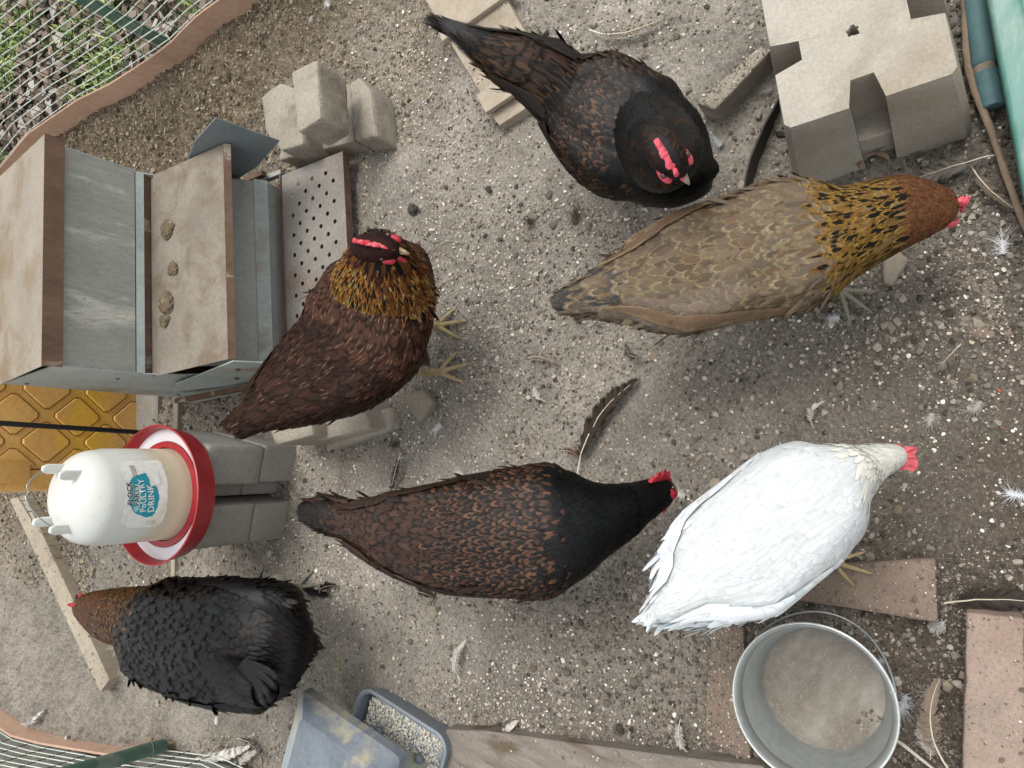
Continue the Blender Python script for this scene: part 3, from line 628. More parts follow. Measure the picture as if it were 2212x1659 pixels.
board('wooden_board', [(962, 1576), (1054, 1580), (1181, 1597), (1481, 1637), (1650, 1655), (1650, 1760), (940, 1760)], .035, .07, WOOD_OLD, 'weathered grey board edging the run beside the blue grit hopper', 'board', seed=6)
board('wooden_batten', [(374, 856), (384, 856), (376, 1256), (368, 1256)], .012, .03, PLANK, 'thin wooden batten on the ground running behind the drinker pavers', 'batten', seed=7)
pl = [P(301, 840, .0), P(349, 850, .0), P(346, 1010, 0), P(299, 1040, 0)]
mb = MB(); mb.prism([(q.x, q.y) for q in pl], -.02, .012); mb.bev(.002, 1); tag(mb.build('paving_slab', CONC_D), 'flat grey slab along the foot of the orange plastic panel', 'slab')

# ------------------------------------------------------------------ orange panel and black pole
p0 = P(300, 1052, 0); p1 = P(301, 845, 0); ed = (p1-p0).normalized(); ex = Vector((ed.x, ed.y, 0)); ey = Vector((ex.y, -ex.x, 0))*-1  # ey points away from camera
if ey.y < 0: ey = -ey
po = empty('plastic_screen', p0); tag(po, 'upright orange plastic panel moulded with raised diamonds behind the feeder and drinker', 'panel')
PWd, PHt = .62, .95
mb = MB(); mb.hull([p0+ex*a+ey*c_+Vector((0, 0, z)) for a in (0.055, PWd) for c_ in (0, .05) for z in (0, PHt)]); mb.bev(.004, 2); mb.build('backing', ORANGE, po)
du_, dv_ = .138, .158; lim4 = ((0, .064, 1), (0, PWd-.008, -1), (1, .008, 1), (1, PHt-.012, -1))
def clipd(poly):
    for ax_, lim, sg in lim4:
        nw = []
        for q in range(len(poly)):
            a, b_ = poly[q], poly[(q+1) % len(poly)]; ia = sg*(a[ax_]-lim) >= 0; ib = sg*(b_[ax_]-lim) >= 0
            if ia: nw.append(a)
            if ia != ib:
                tt = (lim-a[ax_])/(b_[ax_]-a[ax_]); nw.append((a[0]+(b_[0]-a[0])*tt, a[1]+(b_[1]-a[1])*tt))
        poly = nw
        if len(poly) < 3: return None
    return poly
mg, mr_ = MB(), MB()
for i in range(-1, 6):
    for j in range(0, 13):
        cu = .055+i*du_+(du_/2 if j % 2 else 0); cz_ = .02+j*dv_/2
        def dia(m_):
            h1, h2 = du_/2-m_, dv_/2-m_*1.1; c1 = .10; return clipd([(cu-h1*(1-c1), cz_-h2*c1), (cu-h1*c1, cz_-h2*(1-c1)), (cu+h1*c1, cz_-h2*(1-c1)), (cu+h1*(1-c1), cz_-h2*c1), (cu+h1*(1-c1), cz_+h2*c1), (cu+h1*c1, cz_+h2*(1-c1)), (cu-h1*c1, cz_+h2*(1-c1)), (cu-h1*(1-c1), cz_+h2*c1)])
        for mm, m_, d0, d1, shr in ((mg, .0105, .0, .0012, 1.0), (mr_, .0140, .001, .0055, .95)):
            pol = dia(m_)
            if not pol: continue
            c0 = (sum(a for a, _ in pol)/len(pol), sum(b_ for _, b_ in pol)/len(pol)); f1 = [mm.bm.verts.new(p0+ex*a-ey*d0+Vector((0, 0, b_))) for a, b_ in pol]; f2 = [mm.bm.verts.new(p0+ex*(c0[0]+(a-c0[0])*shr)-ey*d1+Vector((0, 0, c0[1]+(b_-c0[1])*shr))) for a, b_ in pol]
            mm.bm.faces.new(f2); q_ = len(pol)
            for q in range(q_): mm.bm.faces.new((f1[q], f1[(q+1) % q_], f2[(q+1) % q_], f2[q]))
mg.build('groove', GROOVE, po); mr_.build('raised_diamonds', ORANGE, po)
mb = MB(); mb.hull([p0+ex*a+ey*c_+Vector((0, 0, z)) for a in (0, .053) for c_ in (-.008, .06) for z in (0, PHt)]); mb.bev(.008, 3); mb.build('corner_post', ORANGE, po, smooth=40)
mb = MB(); mb.hull([p0+ex*a+ey*c_+Vector((0, 0, z)) for a in (.02, .07) for c_ in (-.016, -.0075) for z in (.30, .56)]); mb.bev(.003, 2); mb.build('hinge_plate', ORANGE, po, smooth=40)
q0 = PY(0, 914, 1.78); q1 = PY(318, 935, 1.80); dd_ = (q0-q1)
base_ = q1-dd_*((q1.z+.01)/dd_.z); tq = q1+dd_*1.6
mb = MB(); mb.tube([base_, q1, q0, tq], .0062, 12); tag(mb.build('pole', BLACK, smooth=50), 'thin black upright pole in front of the orange panel beside the drinker', 'pole')
# offcut of wire mesh leaning behind the drinker
mb = MB()
w0 = P(30, 1058, .04); w1 = P(118, 1205, .02); w2 = P(200, 1215, .01); w3 = P(95, 1050, .02)
for k in range(7):
    f = k/6; a = w0.lerp(w1, f); b_ = w3.lerp(w2, f*.9); mb.tube([a, a.lerp(b_, .5)+Vector((0, 0, .006)), b_], .0011, 5)
for f in (0, .5, 1): mb.tube([w0.lerp(w3, f), w1.lerp(w2, f)], .0011, 5)
tag(mb.build('wire_offcut', WIRE_D), 'small rusty offcut of wire grid lying behind the drinker dome', 'wire')

# ------------------------------------------------------------------ drinker
ZT = .254
dctr = (P(342, 920, .30)+P(342, 1223, .30))/2; Rd = (P(342, 920, .30)-P(342, 1223, .30)).length/2
cxd, cyd = dctr.x, dctr.y+.008
dr = empty('poultry_drinker', (cxd, cyd, ZT)); tag(dr, 'milky white domed poultry drinker with a red dish standing on grey pavers', 'drinker')
C0 = (cxd, cyd, ZT); k = Rd
mb = MB(); mb.lathe([(.001, 0), (k*.86, 0), (k*.93, .004), (k*.985, .046), (k*1.0, .05), (k*1.004, .053), (k*.985, .0545), (k*.972, .052), (k*.93, .014), (k*.90, .011), (k*.70, .010), (.001, .010)], C0, 96)
mb.build('dish', RED, dr, smooth=40)
Rt = k*.655
mb = MB(); mb.lathe([(Rt+.006, .011), (Rt+.016, .020), (Rt+.016, .030), (Rt+.003, .031)], C0, 96); mb.build('inner_collar', RED, dr, smooth=40)
m, t, b, n, l = newmat('dish_water'); b.inputs['Base Color'].default_value = (*lin('#e4e6ee'), 1); b.inputs['Roughness'].default_value = .03; b.inputs['Specular IOR Level'].default_value = 1.0; b.inputs['Alpha'].default_value = .75  # whitish base colour stands in for a bright reflection on the water
bump(t, noisef(t, 25, 3, .5, coords(t)), .2, .001, b)
mb = MB(); mb.lathe([(Rt+.017, .0265), (k*.947, .0265)], C0, 96); mb.build('water', m, dr, smooth=40, recalc=False)
m, t, b, n, l = newmat('milky_plastic'); v = coords(t)
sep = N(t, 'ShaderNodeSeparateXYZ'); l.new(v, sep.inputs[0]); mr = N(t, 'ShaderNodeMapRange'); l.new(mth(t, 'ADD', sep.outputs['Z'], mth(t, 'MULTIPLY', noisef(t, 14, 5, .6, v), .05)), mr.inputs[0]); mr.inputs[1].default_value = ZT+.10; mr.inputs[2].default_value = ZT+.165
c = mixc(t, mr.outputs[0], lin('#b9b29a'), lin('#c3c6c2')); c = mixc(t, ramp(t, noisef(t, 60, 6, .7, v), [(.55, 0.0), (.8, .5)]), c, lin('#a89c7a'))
l.new(c, b.inputs['Base Color']); b.inputs['Roughness'].default_value = .33; b.inputs['Subsurface Weight'].default_value = .35; b.inputs['Subsurface Radius'].default_value = (.02, .02, .018); b.inputs['Subsurface Scale'].default_value = .5
MILKM = m; Ht = .252
prof = [(Rt+.0035, .012), (Rt+.0035, .020), (Rt+.001, .024), (Rt, .04), (Rt, .075), (Rt-.001, .17), (Rt-.004, .185)]
for a in np.linspace(.12, math.pi/2, 14): prof.append(((Rt-.03)*math.cos(a)+.026*math.cos(a)**.5*1.0, .185+(Ht-.185)*math.sin(a)))
prof.append((.0005, Ht+.0003))
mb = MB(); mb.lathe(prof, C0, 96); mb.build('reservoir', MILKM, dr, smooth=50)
# lugs standing on the dome and the wire handle
lugs = []
for sx_, sy_ in ((-1, 1), (1, 1), (-1, -1), (1, -1)):
    ang_ = math.atan2(sy_*.58, sx_); c_ = Vector((cxd+.052*sx_, cyd+.030*sy_, 0))
    mb = MB(); pts = []
    for y_ in (-.004, .004):
        pts += [c_+Vector((dx*.0095, y_, ZT+z)) for dx, z in ((-1, .17), (1, .17), (-1, Ht+.012), (1, Ht+.012), (-.55, Ht+.022), (.55, Ht+.022))]
    mb.hull(pts); mb.bev(.0025, 3); mb.build('lug', MILKM, dr, smooth=50); lugs.append(c_)
mb = MB(); hp = []
la = Vector((cxd+.052, cyd+.030, ZT+Ht+.010)); lb_ = Vector((cxd-.052, cyd-.030, ZT+Ht+.004))
for a in np.linspace(0, 1, 24):
    p = la.lerp(lb_, a); hgt = .045*math.sin(math.pi*a)**.7; kink = -.006*math.exp(-((a-.42)/.05)**2); hp.append(p+Vector((0.004*math.sin(math.pi*a), .012*math.sin(math.pi*a), hgt+kink)))
mb.tube(hp, .0016, 8); mb.build('handle', STEELW, dr, smooth=60)

# label, curved round the reservoir
PAPER = blotch('torn_label_paper', lin('#d8dad4'), lin('#e4e6e2'), lin('#c9c5ad'), 20, .7, .25, .1, .0003, 120)
LTEAL = blotch('teal_print', lin('#1f8ba0'), lin('#2795a8'), None, 20, .6, .3, .05, .0003, 120)
LBLK = blotch('black_print', lin('#16181a'), lin('#202224'), None, 20, .6, .3, .05, .0003, 120)
LWHT = blotch('white_print', lin('#d8dcd8'), lin('#e2e4e0'), None, 20, .6, .3, .05, .0003, 120)
view_ang = math.atan2(-cyd, -cxd)           # from the tank towards the camera
LC = view_ang+R(4)
def wrap(s, z, off): a = LC+s*1.18/Rt; return Vector((cxd+(Rt+off)*math.cos(a), cyd+(Rt+off)*math.sin(a), ZT+.086+(z-.060)*1.22))
def wrap_poly(poly, off, mat, name, cell=.004):
    """fill polygon (s,z) by a clipped grid then bend"""
    bm = bmesh.new(); vs = [bm.verts.new((a, b_, 0)) for a, b_ in poly]; f_ = bm.faces.new(vs)
    mn = min(a for a, _ in poly); mx = max(a for a, _ in poly); q = mn+cell
    while q < mx:
        bmesh.ops.bisect_plane(bm, geom=bm.verts[:]+bm.edges[:]+bm.faces[:], plane_co=(q, 0, 0), plane_no=(1, 0, 0)); q += cell
    bmesh.ops.triangulate(bm, faces=bm.faces[:])
    for v_ in bm.verts: v_.co = wrap(v_.co.x, v_.co.y, off)
    bmesh.ops.recalc_face_normals(bm, faces=bm.faces[:]); me = bpy.data.meshes.new(name); bm.to_mesh(me); bm.free(); me.materials.append(mat); return me
def jag(poly, amp, nsub, seed):
    rr = random.Random(seed); out_ = []
    for i in range(len(poly)):
        a, b_ = poly[i], poly[(i+1) % len(poly)]
        for k_ in range(nsub):
            f = k_/nsub; out_.append((a[0]+(b_[0]-a[0])*f+rr.uniform(-amp, amp), a[1]+(b_[1]-a[1])*f+rr.uniform(-amp, amp)))
    return out_
# s runs left to right as read, z is height; picture left = up
lab = link('label', wrap_poly(jag([(-.066, .068), (-.064, .115), (-.050, .136), (.045, .138), (.058, .126), (.060, .064), (.052, .060), (-.055, .060)], .0008, 6, 1), .0006, PAPER, 'label'), dr)
def sub(me, parent=lab, name=None):
    o = bpy.data.objects.new(name or me.name, me); col.objects.link(o); o.parent = parent; return o
tealp = jag([(-.043, .082), (-.045, .096), (-.034, .118), (-.020, .127), (.0, .128), (.018, .125), (.024, .120), (.030, .106), (.0315, .094), (.010, .092), (.007, .080), (-.010, .076), (-.030, .078)], .0010, 5, 3)
sub(wrap_poly(tealp, .0010, LTEAL, 'printed_panel'))
sub(wrap_poly(jag([(-.034, .1150), (-.028, .1195), (.011, .1175), (.0125, .1120), (-.006, .1085), (-.030, .1090)], .0006, 4, 4), .0013, blotch('pale_teal_print', lin('#8fc3c6'), lin('#a3cfd0'), None), 'printed_flash'))
def text(s, size, s0, z0, rot, mat, off, bold=True, sx=1.0):
    cu = bpy.data.curves.new('t', 'FONT'); cu.body = s; cu.size = size; cu.offset = size*.016*float(bold); cu.resolution_u = 3; cu.space_character = 1.02
    to = bpy.data.objects.new('t', cu); col.objects.link(to); dg = bpy.context.evaluated_depsgraph_get(); me = bpy.data.meshes.new_from_object(to.evaluated_get(dg)); bpy.data.objects.remove(to)
    bm = bmesh.new(); bm.from_mesh(me); mn = min(v_.co.x for v_ in bm.verts); mx = max(v_.co.x for v_ in bm.verts); q = mn+.003
    while q < mx:
        bmesh.ops.bisect_plane(bm, geom=bm.verts[:]+bm.edges[:]+bm.faces[:], plane_co=(q, 0, 0), plane_no=(1, 0, 0)); q += .003
    cr, sr = math.cos(rot), math.sin(rot)
    for v_ in bm.verts:
        x_, y_ = (v_.co.x-mn)*sx, v_.co.y; v_.co = wrap(s0+x_*cr-y_*sr, z0+x_*sr+y_*cr, off)
    bm.to_mesh(me); bm.free(); me.materials.clear(); me.materials.append(mat); me.name = 'lettering'; return me
for word, s_, z_ in (('FLOCK', -.0200, .1225), ('PARTY', -.0225, .1115)):
    sub(text(word, .0118, s_, z_, R(4), LWHT, .0014, 3.5)); sub(text(word, .0118, s_, z_, R(4), LBLK, .0018))
sub(text('PoULTRY', .0142, -.0335, .0975, R(6), LWHT, .0016, sx=.95))
sub(text('DRINK', .0155, -.0345, .0830, R(6), LWHT, .0016))
sub(text('||||||||||||', .010, .026, .113, R(2), LBLK, .0014, False, .7))
for r_ in range(5): sub(text('lorem'.replace('lorem', '--------'), .005, -.062, .088-r_*.0035, R(4), LBLK, .0013, False, .8))
for s_, z_ in ((.018, .079),):
    me = wrap_poly(jag([(.008, .090), (.030, .091), (.034, .075), (.012, .072)], .001, 5, 8), .0019, PAPER, 'torn_flap'); sub(me)

# ------------------------------------------------------------------ bucket
bz = .128; rc = P(1754, 1520, bz); Rr = .1085; bc = P(1776, 1486, .004)
bko = empty('bucket', (bc.x, bc.y, 0)); tag(bko, 'round galvanised metal bucket with a wire handle and dusty bottom', 'bucket')
ax_ = Vector((rc.x-bc.x, rc.y-bc.y, bz)); Rb = .0925
def bring(mb, prof, n_=96):
    rings_ = []
    tz = ax_.normalized(); tx = Vector((1, 0, 0)); tx = (tx-tz*tx.dot(tz)).normalized(); ty = tz.cross(tx)
    for r_, h_ in prof:
        c_ = Vector((bc.x, bc.y, 0))+ax_*(h_/bz); rings_.append([mb.bm.verts.new(c_+tx*r_*math.cos(i*2*math.pi/n_)+ty*r_*math.sin(i*2*math.pi/n_)) for i in range(n_)])
    for a, b_ in zip(rings_, rings_[1:]):
        for i in range(n_): mb.bm.faces.new((a[i], a[(i+1) % n_], b_[(i+1) % n_], b_[i]))
    return rings_
PAIL = blotch('dull_zinc_pail', lin('#949a99'), lin('#a7acab'), lin('#b6bab6'), 9, .38, .55, .15, .0005, 90, metal=.35, third=(.6, .8))
mb = MB(); bring(mb, [(Rb, .0), (Rb+.001, .004), (Rr-.001, bz-.004), (Rr+.0015, bz-.002), (Rr+.002, bz), (Rr+.0005, bz+.002), (Rr-.0015, bz), (Rr-.003, bz-.004), (Rr-.006, bz-.024), (Rr-.0048, bz-.026), (Rr-.0066, bz-.029), (Rb-.0005, .012), (Rb-.003, .006)]); mb.build('wall', PAIL, bko, smooth=50)
mb = MB(); bring(mb, [(Rr+.0022+.0020*math.cos(a), bz-.0005+.0020*math.sin(a)) for a in np.linspace(0, 2*math.pi, 9)]); mb.build('rim', blotch('bright_zinc_rim', lin('#b4b9b9'), lin('#c9cdcc'), None, 12, .3, .6, .1, .0004, 90, metal=.4), bko, smooth=60)
mb = MB(); rg = bring(mb, [(Rb-.001, .0065), (Rb*.6, .0058), (Rb*.25, .0062)]); mb.bm.faces.new(rg[-1])
mb.build('base', blotch('dusty_bucket_base', lin('#8f8c86'), lin('#a5a29b'), lin('#7a746b'), 9, .9, .2, .5, .0015, 90, speck=lin('#97938b'), speckscale=300, third=(.48, .6)), bko, smooth=60)
mb = MB(); hp = []; c_ = Vector((rc.x, rc.y, bz))
h0 = P(1650, 1402, bz); h1 = P(1842, 1400, .12)
for a in np.linspace(0, 1, 24):
    p = h0.lerp(h1, a); o_ = Vector((.62, .78, 0)).normalized(); hp.append(p+Vector((.50, .28, 0))*.105*math.sin(math.pi*a)+Vector((0, 0, -.075*math.sin(math.pi*a))))
hp = []
for q in np.linspace(0, 1, 26):          # bail hanging down outside the wall
    base_a = math.atan2(h0.y-c_.y, h0.x-c_.x); end_a = base_a-2.05; a = base_a+(end_a-base_a)*q; rr_ = Rr+.004+.008*math.sin(math.pi*q)
    hp.append(c_+Vector((rr_*math.cos(a), rr_*math.sin(a), -.006-.052*math.sin(math.pi*q))))
mb.tube(hp, .0019, 8); mb.build('handle', STEELW, bko, smooth=60)
for a in (math.atan2(h0.y-c_.y, h0.x-c_.x), math.atan2(h0.y-c_.y, h0.x-c_.x)-2.05):
    mb = MB(); q = c_+Vector(((Rr+.001)*math.cos(a), (Rr+.001)*math.sin(a), -.008)); mb.sph(q, .0045, (1, 1, .9)); mb.build('ear', GALV, bko, smooth=60)
nq = 200; aa = rng.uniform(2.4, 4.6, nq); rr_ = rng.uniform(.062, .088, nq); x = bc.x+rr_*np.cos(aa); y = bc.y+rr_*np.sin(aa)
V_, F_, C_ = stones(x, y, rng.uniform(.0008, .0032, nq), mixcols(nq, ['#8a7f70', '#6f6455', '#a39a8a', '#c8683c'], [4, 3, 3, .15]), z=np.full(nq, .0075), sink=.2)
tag(link('grit', npmesh('crumbs', V_, F_, CRUMB, {'ca': ('FLOAT_COLOR', C_)})), 'crumbs of soil gathered in the bottom of the bucket', 'grit', kind='stuff')

# ------------------------------------------------------------------ blue grit hopper
def rrect(c, ux, uy, hx, hy, r_, n_=6):
    pts = []
    for sx_, sy_, a0 in ((1, 1, 0), (-1, 1, 90), (-1, -1, 180), (1, -1, 270)):
        for q in range(n_+1):
            a = R(a0+90*q/n_); pts.append(c+ux*(sx_*(hx-r_)+r_*math.cos(a))+uy*(sy_*(hy-r_)+r_*math.sin(a)))
    return pts
ta, tb_ = P(790, 1482, .055), P(962, 1592, .055)
uy_ = (tb_-ta); uy_.z = 0; tl = uy_.length; uy_.normalize(); ux_ = Vector((uy_.y, -uy_.x, 0)); 
if ux_.x > 0: ux_ = -ux_
hx_, hy_ = .115, tl/2+.012; tc = ta.lerp(tb_, .5)+ux_*hx_; tc.z = 0
gho = empty('grit_hopper', tc); tag(gho, 'blue plastic grit hopper with sloping lid and open tray of white grit', 'grit hopper')
mb = MB(); Z = Vector((0, 0, 1))
prof = [(0, -.012, .0), (0, 0, .05), (0, .001, .056), (0, -.004, .058), (0, -.009, .054), (0, -.016, .012)]
rings_ = []
for _, ins, z in prof: rings_.append([mb.bm.verts.new(q+Z*z) for q in rrect(tc, ux_, uy_, hx_+ins, hy_+ins, .035+ins)])
kk = len(rings_[0])
for a, b_ in zip(rings_, rings_[1:]):
    for i in range(kk): mb.bm.faces.new((a[i], a[(i+1) % kk], b_[(i+1) % kk], b_[i]))
mb.bm.faces.new(rings_[-1]); mb.bm.faces.new(rings_[0][::-1]); mb.build('tray', BLUE, gho, smooth=40)
nq = 2600; a = rng.uniform(-1, 1, nq); b__ = rng.uniform(-1, 1, nq); x = tc.x+ux_.x*a*(hx_-.022)+uy_.x*b__*(hy_-.022); y = tc.y+ux_.y*a*(hx_-.022)+uy_.y*b__*(hy_-.022)
V_, F_, C_ = stones(x, y, rng.uniform(.0016, .0034, nq), mixcols(nq, ['#dedacd', '#d0cab9', '#e8e6dd'], [3, 2, 2], .05), z=.037+rng.uniform(-.004, .003, nq), sink=.2)
tag(link('grit', npmesh('grit_fill', V_, F_, CRUMB, {'ca': ('FLOAT_COLOR', C_)})), 'white grit filling the tray of the blue hopper', 'grit', kind='stuff')
mb = MB(); mb.prism([(q.x, q.y) for q in rrect(tc, ux_, uy_, hx_-.02, hy_-.02, .02)], .012, .034); mb.build('tray_floor', PALEBLUE_LIT, gho)
hc = tc+ux_*.05
mb = MB(); lo_ = rrect(hc-ux_*.012, ux_, uy_, .072, hy_-.045, .012); hi_ = rrect(hc+ux_*.012, ux_, uy_, .07, hy_-.035, .012)
mb.prism([(q.x, q.y) for q in lo_], .030, .16, hi_); mb.build('hopper_body', MILK, gho, smooth=40)
for s_ in (-.62, .62):
    mb = MB(); mb.sph(hc-ux_*.085+uy_*s_*(hy_-.03)+Z*.042, .011, (1, 1, .9)); mb.build('clip', BLUE, gho, smooth=60)
la_ = P(648, 1487, .175); lb2 = P(866, 1637, .175); ed = lb2-la_; ed.z = 0; ll = ed.length; ed.normalize(); ew = Vector((ed.y, -ed.x, 0)); ew = -ew if ew.x > 0 else ew
mb = MB(); cL = la_+ed*ll/2+ew*.11; cL.z = 0
o1 = rrect(cL, ew, ed, .11, ll/2, .012, 3); o2 = rrect(cL, ew, ed, .108, ll/2-.002, .012, 3)
o3 = rrect(cL+ew*.012+ed*.012, ew, ed, .092, ll/2-.034, .012, 3); o4 = rrect(cL, ew, ed, .106, ll/2-.004, .012, 3)
rr4 = [[mb.bm.verts.new(Vector((q.x, q.y, z))) for q in o] for o, z in ((o4, .150), (o1, .152), (o2, .172), (o3, .205))]; kk = len(rr4[0])
for a, b_ in zip(rr4, rr4[1:]):
    for i in range(kk): mb.bm.faces.new((a[i], a[(i+1) % kk], b_[(i+1) % kk], b_[i]))
mb.bm.faces.new(rr4[-1]); mb.bm.faces.new(rr4[0][::-1]); lido = mb.build('lid', BAIT, gho, smooth=25)
lido.data.materials.append(PALEBLUE_LIT)
for p_ in lido.data.polygons:
    if p_.normal.z > .2 and p_.normal.dot(-ed) > .25: p_.material_index = 1  # paler blue on the far slope paints sky light onto the lid

# ------------------------------------------------------------------ near right: green tub, pipe, root, rubber rim
ga, gb = P(2128, -30, .12), P(2216, 440, .12); gd = (gb-ga); gd.z = 0; gl = gd.length; gd.normalize(); gn = Vector((gd.y, -gd.x, 0))
if gn.y > 0: gn = -gn
tubo = empty('plastic_tub', (ga+gn*.2).to_3d()*1.0); tubo.location.z = 0; tag(tubo, 'large teal green plastic tub at the near right edge of the run', 'tub')
def tubsec(o1_, o2_, z0, z1, mt_, nm):
    mb = MB(); mb.hull([ga+gd*s_+gn*o+Vector((0, 0, z-ga.z)) for s_ in (-.35, gl+.05) for o, z in ((o1_, z0), (o2_, z0), (o1_, z1), (o2_, z1))]); mb.bev(.006, 3); mb.build(nm, mt_, tubo, smooth=40)
tubsec(0, .038, .095, .12, TEAL, 'rim'); tubsec(.012, .018, 0, .094, TEAL, 'wall'); tubsec(.040, .22, .06, .066, TEAL_S, 'inner_floor'); tubsec(.034, .040, .066, .094, TEAL_S, 'inner_wall')
ca_, cb_ = P(2104, -40, .03), P(2126, 142, .03); cc_, cd_ = P(2130, 156, .028), P(2146, 232, .022)
cyo = empty('plastic_pipe', ca_); cyo.location.z = 0; tag(cyo, 'blue green ribbed plastic pipe lying between the root and the teal tub', 'pipe')
for (a, b_) in ((ca_, cb_), (cc_, cd_)):
    mb = MB(); mb.tube([a, a.lerp(b_, .97), b_], [.0165, .0165, .014], 24); mb.build('section', TEAL_B, cyo, smooth=50)
mb = MB(); mb.tube([cb_-(cb_-ca_).normalized()*.002, cc_+(cd_-cc_).normalized()*.002], .0145, 20); mb.build('joint', PLANK, cyo, smooth=50)
mb = MB(); pr = [(2082, -20), (2086, 60), (2088, 110), (2096, 160), (2108, 200), (2122, 235), (2143, 290), (2164, 350), (2188, 420), (2212, 480), (2240, 540)]
mb.tube([P(a, b_, .03-.001*i) for i, (a, b_) in enumerate(pr)], [.0055, .006, .0062, .006, .0058, .0065, .0055, .005, .0055, .005, .005], 10); mb.rough(2, .0015, 90)
tag(mb.build('root', BARK, smooth=60), 'long thin brown root running along the green pipe and tub', 'root')
mb = MB(); pr = [(1686, 205), (1668, 240), (1650, 272), (1636, 305), (1622, 338), (1613, 372), (1608, 405), (1607, 440), (1612, 475)]
pp = [P(a, b_, .012) for a, b_ in pr]; prev = None
for i, p in enumerate(pp):
    td = (pp[min(i+1, 8)]-pp[max(i-1, 0)]).normalized(); nn = Vector((-td.y, td.x, 0))*.0016; q = [mb.bm.verts.new(p+v_) for v_ in (-nn+Vector((0, 0, -.05)), nn+Vector((0, 0, -.05)), nn+Vector((0, 0, .001)), -nn+Vector((0, 0, .001)))]
    if prev:
        for a in range(4): mb.bm.faces.new((prev[a], prev[(a+1) % 4], q[(a+1) % 4], q[a]))
    prev = q
tag(mb.build('rubber_rim', RUBBER, smooth=40), 'thin dark curved rubber rim sunk in the soil beside the deck block', 'rim')
mb = MB(); mb.tube([P(1925, 1592, .012), P(1950, 1608, .016), P(1980, 1632, .014), P(2030, 1672, .01)], [.0022, .0028, .0026, .002], 8)
tag(mb.build('twig', blotch('pale_twig', lin('#a8a296'), lin('#bbb5a9'), None, 30), smooth=60), 'pale straight twig poking out beside the bucket', 'twig')
for i, (pr, lb) in enumerate((([(730, 1380), (731, 1430), (730, 1478)], 'pale upright straw stalk on the soil right of the black hen'), ([(560, 45), (558, 80), (561, 112)], 'yellow straw stalk on the brown litter near the far fence'), ([(352, 128), (342, 170), (335, 215), (337, 270)], 'long dry grass stem arching over the litter below the fence post'), ([(455, 1585), (500, 1575), (555, 1560)][:0] or [(250, 1622), (285, 1612), (330, 1596)], 'brown bent twig lying along the pink edging by the left fence'))):
    mb = MB(); mb.tube([P(a, b_, .022 if i != 3 else .05) for a, b_ in pr], .0009 if i < 3 else .004, 6); tag(mb.build('straw_stalk' if i < 3 else 'twig', BARK if i == 3 else blotch('dry_straw', lin('#b09a70'), lin('#c4b088'), None, 30), smooth=60), lb, 'straw' if i < 3 else 'twig')
mb = MB(); mb.tube([P(1890+32*math.cos(a), 352+22*math.sin(a), .03+.012*math.sin(a)) for a in np.linspace(2.6, 6.6, 14)], [.003+.002*math.sin(i*.9) for i in range(14)], 8)
tag(mb.build('root', BARK, smooth=60), 'curled papery brown root at the foot of the deck block slot', 'root')
#HENS
# ------------------------------------------------------------------ hens
def soft_edge(t, u, v, rd, b, pt=None):
    """frayed barbs: the vane thins out irregularly towards its rim"""
    cm = N(t, 'ShaderNodeCombineXYZ'); t.links.new(mth(t, 'MULTIPLY', u, 2.0), cm.inputs[0]); t.links.new(mth(t, 'SUBTRACT', mth(t, 'MULTIPLY', v, 16.0), mth(t, 'MULTIPLY', mth(t, 'ABSOLUTE', u), 10.0)), cm.inputs[1]); t.links.new(mth(t, 'MULTIPLY', rd, 77.0), cm.inputs[2])
    nf = noisef(t, 2.6, 3, .6, cm.outputs[0]); vv = mth(t, 'DIVIDE', mth(t, 'MAXIMUM', mth(t, 'SUBTRACT', v, .42), 0.0), .58)
    rr_ = mth(t, 'ADD', mth(t, 'SQRT', mth(t, 'ADD', mth(t, 'MULTIPLY', mth(t, 'MULTIPLY', u, u), .8), mth(t, 'MULTIPLY', mth(t, 'MULTIPLY', vv, vv), .95))), mth(t, 'MULTIPLY', mth(t, 'SUBTRACT', nf, .5), .75))
    t.links.new(ramp(t, rr_, [(.70, 1.0), (.99, 0.0)]), b.inputs['Alpha'])
